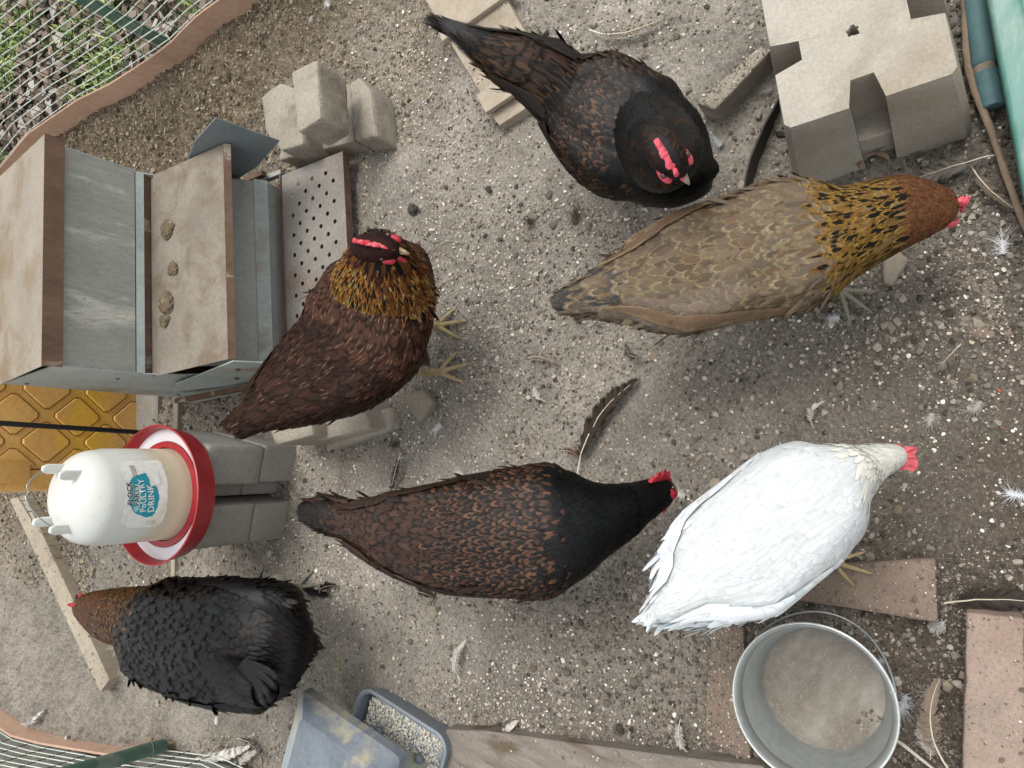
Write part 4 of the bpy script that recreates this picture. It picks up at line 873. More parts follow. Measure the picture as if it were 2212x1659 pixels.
def plumage(name, rough=.62, spec=.25, tint=None, dark=.7):
    m, t, b, n, l = newmat(name)
    ca = N(t, 'ShaderNodeAttribute', attribute_name='ca').outputs['Color']; cb = N(t, 'ShaderNodeAttribute', attribute_name='cb').outputs['Color']
    fu = N(t, 'ShaderNodeAttribute', attribute_name='fuv').outputs['Vector']; pt = N(t, 'ShaderNodeAttribute', attribute_name='pt').outputs['Fac']
    s = N(t, 'ShaderNodeSeparateXYZ'); l.new(fu, s.inputs[0]); u, v, rd = s.outputs
    wob = mth(t, 'MULTIPLY', mth(t, 'SUBTRACT', noisef(t, 300, 2, .5, coords(t)), .5), .5)
    vv = mth(t, 'DIVIDE', mth(t, 'MAXIMUM', mth(t, 'SUBTRACT', v, .42), 0.0), .58)
    r_ = mth(t, 'ADD', mth(t, 'SQRT', mth(t, 'ADD', mth(t, 'MULTIPLY', u, u), mth(t, 'MULTIPLY', vv, vv))), wob)
    lace = ramp(t, r_, [(.62, 0.0), (.80, 1.0)])                      # 0: laced edge
    streak = mth(t, 'MULTIPLY', ramp(t, mth(t, 'ABSOLUTE', u), [(.035, 1.0), (.09, 0.0)]), ramp(t, v, [(.70, 0.0), (.78, 1.0)]))      # 1: pale shaft
    band = ramp(t, mth(t, 'ABSOLUTE', mth(t, 'SUBTRACT', r_, .60)), [(.12, 1.0), (.20, 0.0)])   # 2: chevron inside a dark edge
    m1 = mth(t, 'COMPARE', pt, 1.0, .1); m2 = mth(t, 'COMPARE', pt, 2.0, .1); m0 = mth(t, 'COMPARE', pt, 0.0, .1)
    f = mth(t, 'ADD', mth(t, 'ADD', mth(t, 'MULTIPLY', lace, m0), mth(t, 'MULTIPLY', streak, m1)), mth(t, 'MULTIPLY', band, m2))
    c = mixc(t, f, ca, cb)
    # barbs: fine slanting streaks along the vane
    cmb = N(t, 'ShaderNodeCombineXYZ'); l.new(mth(t, 'MULTIPLY', u, 3.0), cmb.inputs[0]); l.new(mth(t, 'SUBTRACT', mth(t, 'MULTIPLY', v, 14.0), mth(t, 'MULTIPLY', mth(t, 'ABSOLUTE', u), 9.0)), cmb.inputs[1]); l.new(mth(t, 'MULTIPLY', rd, 50.0), cmb.inputs[2])
    nb = noisef(t, 1.6, 3, .6, cmb.outputs[0])
    c = mixc(t, .6, c, ramp(t, nb, [(.3, .45), (.7, 1.0)]), 'MULTIPLY')
    c = mixc(t, 1.0, c, (dark, dark, dark), 'MULTIPLY')
    soft_edge(t, u, v, rd, b, pt)
    l.new(c, b.inputs['Base Color']); b.inputs['Roughness'].default_value = rough; b.inputs['Specular IOR Level'].default_value = spec*.5
    if tint: b.inputs['Specular Tint'].default_value = (*tint, 1)
    bump(t, nb, .35, .0012, b)
    return m
VR = np.array([0, .35, .65, .86, .96, 1.0]); WRD = np.array([.45, .95, 1.05, .95, .66, .28]); WPT = np.array([.75, 1, .78, .46, .22, .04]); WRR = np.array([.5, .95, 1.0, .74, .42, .06])
def feathers(p, bk, nr, L, W, lift, ca, cb, pt, pointy=0, sag=.25, curl=0.0, path=None):
    """many feathers at once; bk = towards the tip, nr = outwards"""
    n = len(p); L = np.broadcast_to(L, n).astype(float); W = np.broadcast_to(W, n).astype(float); lift = np.broadcast_to(lift, n).astype(float); pointy = np.broadcast_to(pointy, n).astype(float)
    bk = bk/np.linalg.norm(bk, axis=1, keepdims=True); nr = nr-(nr*bk).sum(1, keepdims=True)*bk; nr /= np.linalg.norm(nr, axis=1, keepdims=True); lt = np.cross(nr, bk)
    ca = np.broadcast_to(ca, (n, 3)); cb = np.broadcast_to(cb, (n, 3)); pt = np.broadcast_to(pt, n); WR_ = WRR if pt[0] == 9 else WRD; rd = rng.uniform(size=n); lj = rng.uniform(-.02, .06, n)*np.where(lift < .02, .5, 1); V = []; Fu = []
    for k, v in enumerate(VR):
        w = (1-pointy)*WR_[k]+pointy*WPT[k]
        for u in (-1, 0, 1):
            if path is None: q = p+bk*(L*v)[:, None]+nr*(lift*(v**1.3)*L - sag*W*abs(u)*w + curl*L*v*v)[:, None]+lt*(u*w*W/2)[:, None]
            else: q = path(L*v, u*w*W/2)+nr*(.0008+(.85*lift+lj)*v*L - .14*W*abs(u)*w)[:, None]
            V.append(q); Fu.append(np.stack([np.full(n, u)*w, np.full(n, v), rd], -1))
    V = np.stack(V, 1); Fu = np.stack(Fu, 1); nv = V.shape[1]
    q = np.array([[3*k+a, 3*k+a+1, 3*k+a+4, 3*k+a+3] for k in range(len(VR)-1) for a in (0, 1)])
    Fc = q[None]+(np.arange(n)*nv)[:, None, None]
    rep = lambda c: np.concatenate([np.repeat(c, nv, 0), np.ones((n*nv, 1))], 1)
    return V.reshape(-1, 3), Fc.reshape(-1, 4), rep(ca), rep(cb), np.repeat(pt, nv), Fu.reshape(-1, 3)
class Loft:
    def __init__(s, st, flip=False, ex=2.2):
        """stations (ax,ay,bx,by,z,hu,hd): outline on either side in the survey grid, height, half heights"""
        C = []; Lh = []; hh = []
        for ax, ay, bx, by, z, hu, hd in st:
            a, b_ = np.array(P(ax, ay, z)), np.array(P(bx, by, z)); C.append((a+b_)/2); Lh.append((a-b_)/2); hh.append((hu, hd))
        s.C, s.Lh, s.h = np.array(C), np.array(Lh), np.array(hh); s.n = len(st); s.flip = flip; s.ex = ex
        s.wings = []; s.U = None; tt = np.linspace(0, s.n-1, 60); T = s.cr(s.C, tt+.01)-s.cr(s.C, tt-.01); Lx = s.cr(s.Lh, tt); U = np.cross(Lx, T); U /= np.linalg.norm(U, axis=1, keepdims=True)+1e-9
        s.sg = -1 if flip else (1 if U[:30, 2].sum() > 0 else -1)
        s.len = np.linalg.norm(np.diff(s.cr(s.C, np.linspace(0, s.n-1, 200)), axis=0), axis=1).sum()
    def cr(s, A, t):
        t = np.clip(np.asarray(t, float), 0, s.n-1-1e-6); i = np.floor(t).astype(int); f = (t-i)[..., None]
        g = lambda k: A[np.clip(k, 0, s.n-1)]
        p0, p1, p2, p3 = g(i-1), g(i), g(i+1), g(i+2)
        return .5*((2*p1)+(-p0+p2)*f+(2*p0-5*p1+4*p2-p3)*f*f+(-p0+3*p1-3*p2+p3)*f**3)
    def pos(s, t, th):
        t = np.asarray(t, float); th = np.asarray(th, float); C = s.cr(s.C, t); Lx = s.cr(s.Lh, t); h = s.cr(s.h, t); T = s.cr(s.C, t+.02)-s.cr(s.C, t-.02)
        T /= np.linalg.norm(T, axis=-1, keepdims=True)+1e-9; U = np.cross(Lx, T); U /= np.linalg.norm(U, axis=-1, keepdims=True)+1e-9; U = U*s.sg
        Lx = Lx-T*(Lx*T).sum(-1, keepdims=True)*.0
        c, q = np.cos(th), np.sin(th); e = 2/s.ex; c_ = np.sign(c)*np.abs(c)**e; q_ = np.sign(q)*np.abs(q)**e
        hv = np.where(q > 0, h[..., 0], h[..., 1])
        q0 = C+Lx*c_[..., None]+U*(hv*q_)[..., None]
        if s.wings:
            o = q0-C; o = o/(np.linalg.norm(o, axis=-1, keepdims=True)+1e-9); amp = 0
            for t0, t1, lo0, lo1, hi0, hi1, a_ in s.wings:      # wing from tip t0 to shoulder t1, lower and upper edge angle at either end
                for side in (1, -1):
                    thw = th if side > 0 else math.pi-th; thw = (thw+math.pi) % (2*math.pi)-math.pi; f = np.clip((t-t0)/(t1-t0), 0, 1); lo = lo0+(lo1-lo0)*np.sqrt(f); hi = hi0+(hi1-hi0)*f
                    sm = lambda x_: np.clip(x_, 0, 1)**2*(3-2*np.clip(x_, 0, 1))
                    amp = amp+a_*sm((thw-lo)/.10)*sm((hi-thw)/.45)*sm((t-t0)/.35)*sm((t1+.8-t)/.9)
            q0 = q0+o*np.asarray(amp)[..., None]-Lx/(np.linalg.norm(Lx, axis=-1, keepdims=True)+1e-9)*(c_*s.wings[0][6]*.55*np.clip((t-s.wings[0][0])/1.0, 0, 1)*np.clip((s.wings[0][1]+1.0-t)/1.5, 0, 1))[..., None]
        return q0
    def frame(s, t, th):
        p = s.pos(t, th); dt = s.pos(t+.05, th)-s.pos(t-.05, th); dth = s.pos(t, th+.05)-s.pos(t, th-.05)
        n = np.cross(dt, dth); n /= np.linalg.norm(n, axis=-1, keepdims=True)+1e-12
        out = p-s.cr(s.C, t); sg = np.sign((n*out).sum(-1, keepdims=True)); n = n*np.where(sg == 0, 1, sg)
        b = -dt/(np.linalg.norm(dt, axis=-1, keepdims=True)+1e-12); return p, n, b
    def mesh(s, nt=70, nk=36, shrink=.97):
        tt = np.linspace(0, s.n-1, nt); th = np.linspace(0, 2*math.pi, nk, endpoint=False); T_, H_ = np.meshgrid(tt, th, indexing='ij'); p = s.pos(T_, H_); C = s.cr(s.C, T_); p = C+(p-C)*shrink
        V = p.reshape(-1, 3); i = np.arange(nt*nk).reshape(nt, nk); F_ = np.stack([i[:-1], np.roll(i[:-1], -1, 1), np.roll(i[1:], -1, 1), i[1:]], -1).reshape(-1, 4)
        V = np.concatenate([V, C[0, :1], C[-1, :1]]); caps = []
        for k in range(nk):
            caps.append([nt*nk, nt*nk, i[0, k], i[0, (k+1) % nk]]); caps.append([nt*nk+1, nt*nk+1, i[-1, (k+1) % nk], i[-1, k]])
        return V, F_, [(c[0], c[2], c[3]) for c in caps]
    def flight(s, t0, t1, th0, th1, n_, L, W, ca, cb, pt=0.0, sides=(1, -1), off=.003, pointy=.25):
        """folded flight feathers laid back along the lower edge of each wing"""
        out_ = []
        for sd in sides:
            f = np.linspace(0, 1, n_); t = t0+(t1-t0)*f+rng.uniform(-.05, .05, n_); th = th0+(th1-th0)*f+rng.uniform(-.02, .02, n_); th = th if sd > 0 else math.pi-th; p, nn, b = s.frame(t, th)
            d = .02; sp = np.linalg.norm(s.pos(t+d, th)-s.pos(t-d, th), axis=-1)/(2*d)+1e-4; sth = np.linalg.norm(s.pos(t, th+d)-s.pos(t, th-d), axis=-1)/(2*d)+1e-4; drift = rng.normal(.05, .03, n_)*sd
            def path(dl, du):
                t2 = t-dl/sp; over = np.clip(-t2, 0, None)*sp; return s.pos(np.clip(t2, .02, s.n-1.02), th+np.clip((du+dl*drift)/sth, -.7, .7))+b*over[:, None]+nn*(off+.0006*np.arange(n_)[:, None])
            out_.append(feathers(p, b, nn, L*rng.uniform(.9, 1.1, n_), W, .01, vary(ca, n_, .15), vary(cb, n_, .12), pt, pointy, .1, path=path))
        return out_
    def fluffs(s, t0, t1, n_, ca, L=.034, W=.010, lift=.28, mess=.25, band=(-.5, .75)):
        """loose ragged feathers that break the outline along the flanks and rump"""
        t = rng.uniform(t0, t1, n_); th = rng.uniform(band[0], band[1], n_); th = np.where(rng.uniform(size=n_) < .5, th, math.pi-th); p, nn, b = s.frame(t, th); c = pick(ca, [1]*len(ca), n_)
        return feathers(p, b+rng.normal(0, mess, b.shape)+nn*.05, nn, L*rng.uniform(.6, 1.2, n_), W*rng.uniform(.6, 1.3, n_), lift*rng.uniform(.2, 1.2, n_), vary(c, n_, .2), vary(c, n_, .2), 9.0 if False else 0.0, .7, .1, curl=-.12)
    def cover(s, fn, t0, t1, rowsp, colsp, th0=0, th1=2*math.pi, jit=.35):
        """rows of feathers; fn(t, th, p, n) -> dict of feather settings"""
        rows = max(2, int(s.len*(t1-t0)/(s.n-1)/rowsp)); TT, HH = [], []
        for k, t in enumerate(np.linspace(t0, t1, rows)):
            ring = s.pos(np.full(40, t), np.linspace(0, 2*math.pi, 40)); circ = np.linalg.norm(np.diff(ring, axis=0), axis=1).sum()*(th1-th0)/(2*math.pi)
            m_ = max(5, int(circ/colsp)); th = th0+(np.arange(m_)+(.5 if k % 2 else 0)+rng.uniform(-jit, jit, m_)*.6)*(th1-th0)/m_
            TT.append(np.full(m_, t)+rng.uniform(-jit, jit, m_)*(t1-t0)/rows); HH.append(th)
        t = np.clip(np.concatenate(TT), 0, s.n-1.02); th = np.concatenate(HH); p, n, b = s.frame(t, th); kw = fn(t, th, p, n); keep = kw.pop('keep', None)
        b = b+rng.normal(0, kw.pop('mess', .07), b.shape)+kw.pop('turn', 0)
        d = .02; tb = np.clip(t, .03, s.n-1.03); sp = np.linalg.norm(s.pos(tb+d, th)-s.pos(tb-d, th), axis=-1)/(2*d)+1e-4; sth = np.linalg.norm(s.pos(t, th+d)-s.pos(t, th-d), axis=-1)/(2*d)+1e-4
        skew = rng.normal(0, kw.pop('skew', .13), len(t)); lat0 = np.cross(n, b)
        def path(dl, du):
            along = dl; side = du+dl*skew; t2 = t-along/sp; over = np.clip(-t2, 0, None)*sp; hh_ = th+np.clip(side/sth, -.6, .6); q = s.pos(np.clip(t2, .02, s.n-1.02), hh_)
            return q+b*over[:, None]
        return feathers(p, b, n, path=path, **kw)
def vary(c, n, amt=.18, hue=.018):
    c = np.broadcast_to(np.array(c), (n, 3)); return np.clip(c*rng.uniform(1-amt, 1+amt, (n, 1))*(1+rng.normal(0, hue, (n, 3))), 0, 1)
def pick(cols, w, n): return np.array([lin(c) for c in cols])[rng.choice(len(cols), n, p=np.array(w)/sum(w))]
def tubev(pts, rad, n=8):
    mb = MB(); mb.tube(pts, rad, n); mb.bm.verts.ensure_lookup_table(); V = np.array([v_.co[:] for v_ in mb.bm.verts]); T = []
    for f_ in mb.bm.faces:
        q = [v_.index for v_ in f_.verts]; T += [(q[0], q[i], q[i+1]) for i in range(1, len(q)-1)]
    mb.bm.verts.index_update(); T = []
    for f_ in mb.bm.faces:
        q = [v_.index for v_ in f_.verts]; T += [(q[0], q[i], q[i+1]) for i in range(1, len(q)-1)]
    mb.bm.free(); return V, T
def leg_geo(hip, foot, fwd, toe=.05, r_=.0065, spread=.62, ground=0.006, bentup=.0):
    hip, foot = Vector(hip), Vector(foot); fwd = Vector(fwd); fwd.z = 0; fwd.normalize(); sd = Vector((-fwd.y, fwd.x, 0)); parts = []
    hock = foot.lerp(hip, .45)-fwd*.022; ank = foot+Vector((0, 0, .014))
    parts.append(tubev([hip, hip.lerp(hock, .5), hock, ank.lerp(hock, .5), ank, foot+Vector((0, 0, .009))], [.022, .014, r_*1.15, r_*.9, r_*1.1, r_*1.2], 10))
    for a, k in ((0, 1.0), (spread, .82), (-spread, .85), (math.pi*.92, .42)):
        d_ = fwd*math.cos(a)+sd*math.sin(a); Lt = toe*k; pt_ = []; rr = []
        for q in np.linspace(0, 1, 9):
            pt_.append(foot+d_*Lt*q+Vector((0, 0, ground+.007*(1-q)**1.5*1.0+.0025*math.sin(q*math.pi*3)**2+.004*math.sin(q*math.pi)))); rr.append(r_*(.82-.42*q)*(1+.16*math.cos(q*math.pi*6)))
        e = pt_[-1]; pt_ += [e+d_*.006+Vector((0, 0, .0005)), e+d_*.011-Vector((0, 0, .004))]; rr += [.0018, .0005]
        parts.append(tubev(pt_, rr, 8))
    return parts
def build_hen(spec):
    lofts = spec['lofts']; mat = spec['mat']; base = spec['base']; Vs, Ps = [], []; CA, CB, PT, FU, MI = [], [], [], [], []; off = 0
    def add(V, polys, ca, cb=None, pt=9.0, fu=None, mi=0, rep=True):
        nonlocal off
        n = len(V); Vs.append(V); Ps.extend([tuple(int(x_)+off for x_ in q) for q in polys]); MI.extend([mi]*len(polys)); off += n
        CA.append(np.concatenate([np.broadcast_to(ca, (n, 3)), np.ones((n, 1))], 1) if np.ndim(ca) < 2 or np.shape(ca)[1] == 3 else ca)
        cb = ca if cb is None else cb; CB.append(np.concatenate([np.broadcast_to(cb, (n, 3)), np.ones((n, 1))], 1) if np.ndim(cb) < 2 or np.shape(cb)[1] == 3 else cb)
        PT.append(np.broadcast_to(pt, n)); FU.append(np.zeros((n, 3)) if fu is None else fu)
    for lf, shr in lofts:
        V, q, tr = lf.mesh(shrink=shr); add(V, list(map(tuple, q))+tr, np.array(base))
    for leg in spec.get('legs', []):
        for V, T in leg: add(V, T, np.array(spec['legcol']), mi=1)
    for fset in spec['feathers']:
        V, Fc, ca, cb, pt, fu = fset; add(V, Fc.tolist(), ca, cb, pt, fu)
    for V, T, c_ in spec.get('extra', []): add(V, T, np.array(c_))
    root = empty('hen', spec['loc']); tag(root, spec['label'], 'hen', spec.get('group'))
    V = np.concatenate(Vs); me = bpy.data.meshes.new('body'); me.from_pydata(V.tolist(), [], Ps)
    for an, ty, arr, key in (('ca', 'FLOAT_COLOR', np.concatenate(CA), 'color'), ('cb', 'FLOAT_COLOR', np.concatenate(CB), 'color'), ('fuv', 'FLOAT_VECTOR', np.concatenate(FU), 'vector'), ('pt', 'FLOAT', np.concatenate(PT), 'value')):
        a = me.attributes.new(an, ty, 'POINT'); a.data.foreach_set(key, np.asarray(arr, np.float32).ravel())
    me.materials.append(mat); me.materials.append(spec['legmat']); me.polygons.foreach_set('material_index', MI); me.polygons.foreach_set('use_smooth', [True]*len(me.polygons)); me.update()
    link('body', me, root)
    for nm, mb, mt_ in spec['parts']: mb.build(nm, mt_, root, smooth=60)
    return root
COMB = blotch('comb_skin', lin('#a82838'), lin('#c44050'), lin('#d27078'), 60, .5, .35, .3, .0008, 500)
COMB_P = blotch('pink_comb_skin', lin('#c8465a'), lin('#d4606e'), lin('#b93a4c'), 60, .5, .35, .3, .0008, 500)
COMB_D = blotch('dark_red_comb_skin', lin('#a02432'), lin('#b63440'), lin('#c4505a'), 60, .5, .35, .3, .0008, 500)
BEAK = blotch('beak_horn', lin('#a89472'), lin('#bca888'), lin('#6d5c46'), 60, .4, .4, .1, .0004, 300)
BEAK_D = blotch('dark_beak_horn', lin('#7d7468'), lin('#a69b8c'), None, 60, .4, .4, .1, .0004, 300)
EYE = blotch('eye', lin('#2a1608'), lin('#3a1d0a'), None, 60, .1, .8, .0, .0001, 300)
LEGY = blotch('yellow_scaly_leg', lin('#94835f'), lin('#aa9876'), lin('#6f6046'), 60, .6, .3, .6, .0012, 420)
LEGG = blotch('grey_scaly_leg', lin('#6d6a60'), lin('#84806f'), lin('#565349'), 60, .6, .3, .6, .0012, 420)
def head_parts(hd, f, up, r_, comb_h=.016, comb_l=.042, points=6, comb_mat=COMB, beak_mat=BEAK, beak_l=.022, wat=.014, flop=0.0, comb_back=.55, face=True, eye=True, rf=None, rs=None):
    """hd head centre, f forward, up; comb blade, beak, wattles, eyes, face patches"""
    rf = rf or r_; rs = rs or r_; hd = Vector(hd); f = Vector(f).normalized(); up = Vector(up); up = (up-f*up.dot(f)).normalized(); s = f.cross(up); parts = []
    mb = MB(); n = 28; top = []; 
    fr = hd+f*rf*1.12; bk = hd+f*(rf*1.12-comb_l)
    prevr = None
    for i in range(n+1):
        q = i/n; p = fr.lerp(bk, q); env = (math.sin(math.pi*min(1, q*.92+.08))**.6)*comb_h; ser = .55+.45*abs(math.cos(math.pi*q*points)) if points else 1
        arc = r_*(.98 if q > .3 else .55+1.43*q)*math.sqrt(max(.1, 1-((q-.45)/1.1)**2)); lean = s*flop*env*ser
        w_ = .0036
        ring = [mb.bm.verts.new(p+up*(arc-.004)+s*w_), mb.bm.verts.new(p+up*(arc+env*ser*.55)+s*w_*.9+lean*.45), mb.bm.verts.new(p+up*(arc+env*ser)+lean), mb.bm.verts.new(p+up*(arc+env*ser*.55)-s*w_*.9+lean*.45), mb.bm.verts.new(p+up*(arc-.004)-s*w_)]
        if prevr:
            for a in range(4): mb.bm.faces.new((prevr[a], prevr[a+1], ring[a+1], ring[a]))
        else: mb.bm.faces.new(ring)
        prevr = ring
    mb.bm.faces.new(prevr[::-1]); mb.rough(2, .0016, 220); parts.append(('comb', mb, comb_mat))
    mb = MB(); b0 = hd+f*rf*.93; mb.tube([b0-up*.001, b0+f*beak_l*.35+up*.0005, b0+f*beak_l*.72-up*.0015, b0+f*beak_l-up*.005], [.0068, .0055, .0034, .0006], 12); mb.tube([b0-up*.0055, b0+f*beak_l*.4-up*.0055, b0+f*beak_l*.75-up*.0065], [.0045, .0036, .0008], 10); parts.append(('beak', mb, beak_mat))
    for k in (-1, 1):
        if wat:
            mb = MB(); c_ = hd+f*rf*.8-up*(r_*.75+wat*.55)+s*k*.006; m3 = Matrix((f, s, up)).transposed().to_4x4(); mb.sph(c_, wat*.55, (.62, .28, 1.1), m3); parts.append(('wattle', mb, comb_mat))
        if eye:
            mb = MB(); mb.sph(hd+f*rf*.45+s*k*rs*.80+up*r_*.52, .0042, (1, 1, 1)); parts.append(('eye', mb, EYE))
        if face:
            mb = MB(); m3 = Matrix((f, s, up)).transposed().to_4x4(); mb.sph(hd+f*rf*.55+s*k*(rs-r_*.32), r_*.66, (1, .52, .72), m3); parts.append(('face_skin', mb, comb_mat))
    return parts
def S(rows, ox, oy, k):        # outline stations given in an enlarged crop -> survey grid
    return [(ox+a*k, oy+b_*k, ox+c_*k, oy+d_*k, z, hu, hd_) for a, b_, c_, d_, z, hu, hd_ in rows]
def pt_in(ox, oy, k, x, y, z): return P(ox+x*k, oy+y*k, z)
def tailfan(tip_pts, root, L, W, up, ca, cb, pt, spread=None, pointy=.25):
    """long quill feathers from the rump to given tip points"""
    p = np.array([root(i) for i in range(len(tip_pts))]); tp = np.array([list(q) for q in tip_pts]); b = tp-p; Ls = np.linalg.norm(b, axis=1); n_ = np.tile(np.array(up, float), (len(p), 1))
    return feathers(p, b, n_, Ls, W, 0.0, ca, cb, pt, pointy, .18)
NRM = lambda v_: np.array(v_)/np.linalg.norm(v_)

# --- brown hen with the golden neck, standing by the feeder
ox, oy, k = 466, 466, .3306
bodyA = Loft(S([(88, 1345, 172, 1440, .330, .022, .020), (215, 1222, 330, 1385, .325, .030, .030), (310, 1120, 560, 1345, .305, .048, .050), (425, 965, 880, 1270, .280, .064, .072), (545, 815, 1110, 1160, .262, .075, .075), (650, 700, 1290, 1000, .252, .082, .072), (700, 560, 1370, 760, .250, .082, .068), (745, 430, 1385, 520, .258, .078, .064), (815, 300, 1360, 330, .272, .066, .062), (930, 235, 1310, 240, .285, .040, .034), (1060, 215, 1190, 218, .295, .012, .010)], ox, oy, k))
neckA = Loft(S([(775, 470, 1390, 530, .290, .055, .060), (795, 350, 1345, 430, .335, .048, .055), (850, 250, 1270, 330, .372, .036, .044), (915, 180, 1205, 250, .402, .026, .032), (960, 140, 1165, 215, .425, .018, .02), (1020, 190, 1110, 240, .438, .008, .008)], ox, oy, k), flip=False)
hA = pt_in(ox, oy, k, 1075, 208, .432); bA = pt_in(ox, oy, k, 1262, 238, .425); fA = (bA-hA).normalized()
headA = Loft(S([(935, 190, 935, 250, .418, .010, .012), (960, 138, 970, 290, .428, .019, .018), (1060, 124, 1080, 298, .434, .021, .020), (1140, 145, 1160, 278, .432, .019, .018), (1195, 180, 1205, 258, .427, .010, .010)], ox, oy, k))
PL_A = plumage('brown_plumage', dark=.36)
def fnA(t, th, p, n):
    N_ = len(t); br = pick(['#4d3024', '#5a382a', '#432a20', '#5e4234'], [3, 3, 2, 1], N_); breast = (t > 6.2) | ((np.cos(th) < -.2) & (t > 5))
    ca = vary(br, N_, .18); ca[breast] = vary(lin('#6b4636'), breast.sum(), .15); fl = (np.sin(th) < -.3) & (t < 6); ca[fl] = vary(lin('#6a5548'), fl.sum(), .2)
    st = rng.uniform(size=N_) < np.where(breast, .42, .15); cb = vary(np.where(st[:, None], np.array(lin('#c4a488')), np.array(lin('#3a261c'))), N_, .1)
    return dict(L=.034+.018*rng.uniform(size=N_)+.02*(t < 3), W=.017+.006*rng.uniform(size=N_)+.006*(t < 3), lift=.05, ca=ca, cb=cb, pt=np.where(st, 1.0, 0.0), pointy=.15)
def fnAn(t, th, p, n):
    N_ = len(t); up_ = np.clip(t/4, 0, 1); gold = pick(['#cf944c', '#bd8038', '#dcae70', '#a06a30'], [3, 3, 2, 2], N_); hi = rng.uniform(size=N_) < (up_-.6)*3
    gold = np.where(hi[:, None], np.array(lin('#5c2c18')), gold); right = (p[:, 0]*0+np.cos(th)) < -.35; gold = np.where((right & (rng.uniform(size=N_) < .5))[:, None], np.array(lin('#6d3a1f')), gold)
    return dict(L=.052*(1-.35*up_)*rng.uniform(.6, 1.2, N_), W=.0088-.002*up_, lift=.10, ca=vary(np.where((rng.uniform(size=N_) < .4)[:, None], np.array(lin('#8a5f28')), np.array(lin('#1d130c'))), N_, .2), cb=vary(gold*1.75, N_, .2), pt=0.0, pointy=.7, mess=.12, curl=-.05)
def fnAh(t, th, p, n):
    N_ = len(t); return dict(L=.014, W=.006, lift=.08, ca=vary(lin('#3a1a16'), N_, .25), cb=vary(lin('#532820'), N_, .2), pt=0.0, pointy=.3, mess=.15)
bodyA.wings = [(1.4, 6.2, .30, -.1, .8, 1.2, .011)]
FA = [bodyA.cover(fnA, .7, 9.9, .0070, .0095), neckA.cover(fnAn, .0, 4, .0052, .0060), headA.cover(fnAh, .4, 3.4, .0038, .004)]
FA += [bodyA.fluffs(.6, 7, 420, ['#4a3024', '#5d4232', '#3a261c'], lift=.14, mess=.2)]
FA += bodyA.flight(5.6, 2.4, .15, .50, 10, .085, .020, lin('#4a3024'), lin('#6a4c3a'), sides=(1,))
tips = [pt_in(ox, oy, k, x_, y_, z_) for x_, y_, z_ in ((80, 1345, .365), (95, 1370, .355), (110, 1395, .345), (130, 1420, .338), (165, 1440, .33), (215, 1430, .32), (120, 1330, .37))]
FA.append(tailfan(tips, lambda i: np.array(pt_in(ox, oy, k, 350+12*i, 1170+22*i, .318-.004*i)), 0, .024, (.2, -.4, .9), vary(lin('#2e211c'), 7, .3), vary(lin('#5d4032'), 7, .15), 0.0))
# folded wing on the near side with paler flight feathers
wr = [(1150+22*i, 760+10*i) for i in range(11)]; wt = [(1165+24*i, 925+8*math.sin(i)+i*7) for i in range(11)]
p_ = np.array([list(pt_in(ox, oy, k, 1130+18*i, 700+10*i, .300-.009*i)) for i in range(11)]); tp_ = np.array([list(pt_in(ox, oy, k, 1155+25*i, 935+7*i, .275-.011*i)) for i in range(11)])
FA.append(feathers(p_, tp_-p_, np.tile(np.array([-.55, -.55, .62]), (11, 1)), np.linalg.norm(tp_-p_, axis=1), .017, .03, vary(lin('#6e5040'), 11, .12), vary(lin('#a48a78'), 11, .1), 1.0, .3))
p_ = np.array([list(pt_in(ox, oy, k, 1090+20*i, 600+14*i, .320-.008*i)) for i in range(12)]); tp_ = np.array([list(pt_in(ox, oy, k, 1120+22*i, 800+8*i, .300-.010*i)) for i in range(12)])
FA.append(feathers(p_, tp_-p_, np.tile(np.array([-.5, -.5, .7]), (12, 1)), np.linalg.norm(tp_-p_, axis=1), .020, .02, vary(lin('#59402f'), 12, .15), vary(lin('#8e7360'), 12, .1), 1.0, .2))
f1 = P(953, 706, 0); f2 = P(958, 806, 0)
lA = [leg_geo(P(900, 700, .17), f1, (.30, -1, 0), .062, .0075), leg_geo(P(890, 790, .17), f2, (.45, -1, 0), .060, .0075)]
build_hen(dict(lofts=[(bodyA, .95), (neckA, .93), (headA, .98)], mat=PL_A, base=lin('#3a261d'), feathers=FA, legs=lA, legcol=lin('#b09c74'), legmat=LEGY, loc=((f1+f2)/2), label='brown hen with golden neck hackles standing upright beside the feeder step', group='hens in the run',
    parts=head_parts(hA+Vector((0, 0, .0)), fA+Vector((0, 0, -.12)), (.10, .0, 1), .0215, .019, .074, 6, COMB, BEAK, .020, .024, flop=.55, rf=.031, rs=.0235)))

# --- dark hen with raised tail, upper right
ox, oy, k = 905, 0, .2976
bodyB = Loft(S([(150, 150, 190, 215, .43, .008, .008), (430, 222, 335, 345, .41, .030, .028), (790, 250, 560, 600, .365, .046, .046), (1000, 335, 760, 720, .33, .056, .062), (1170, 430, 880, 890, .292, .066, .078), (1420, 440, 1010, 1080, .265, .076, .084), (1700, 570, 1210, 1325, .250, .082, .084), (1900, 690, 1480, 1440, .245, .082, .080), (2040, 860, 1790, 1480, .242, .074, .070), (2125, 1120, 2070, 1390, .238, .045, .040), (2142, 1210, 2132, 1280, .236, .012, .010)], ox, oy, k))
neckB = Loft(S([(1960, 870, 1500, 1200, .285, .070, .070), (1985, 900, 1560, 1290, .33, .056, .054), (1950, 950, 1630, 1260, .372, .040, .036), (1890, 1030, 1735, 1200, .405, .022, .022), (1840, 1080, 1780, 1150, .42, .008, .008)], ox, oy, k), flip=False)
hB = pt_in(ox, oy, k, 1800, 1130, .425); bB = pt_in(ox, oy, k, 1950, 1320, .395); fB = (bB-hB).normalized()
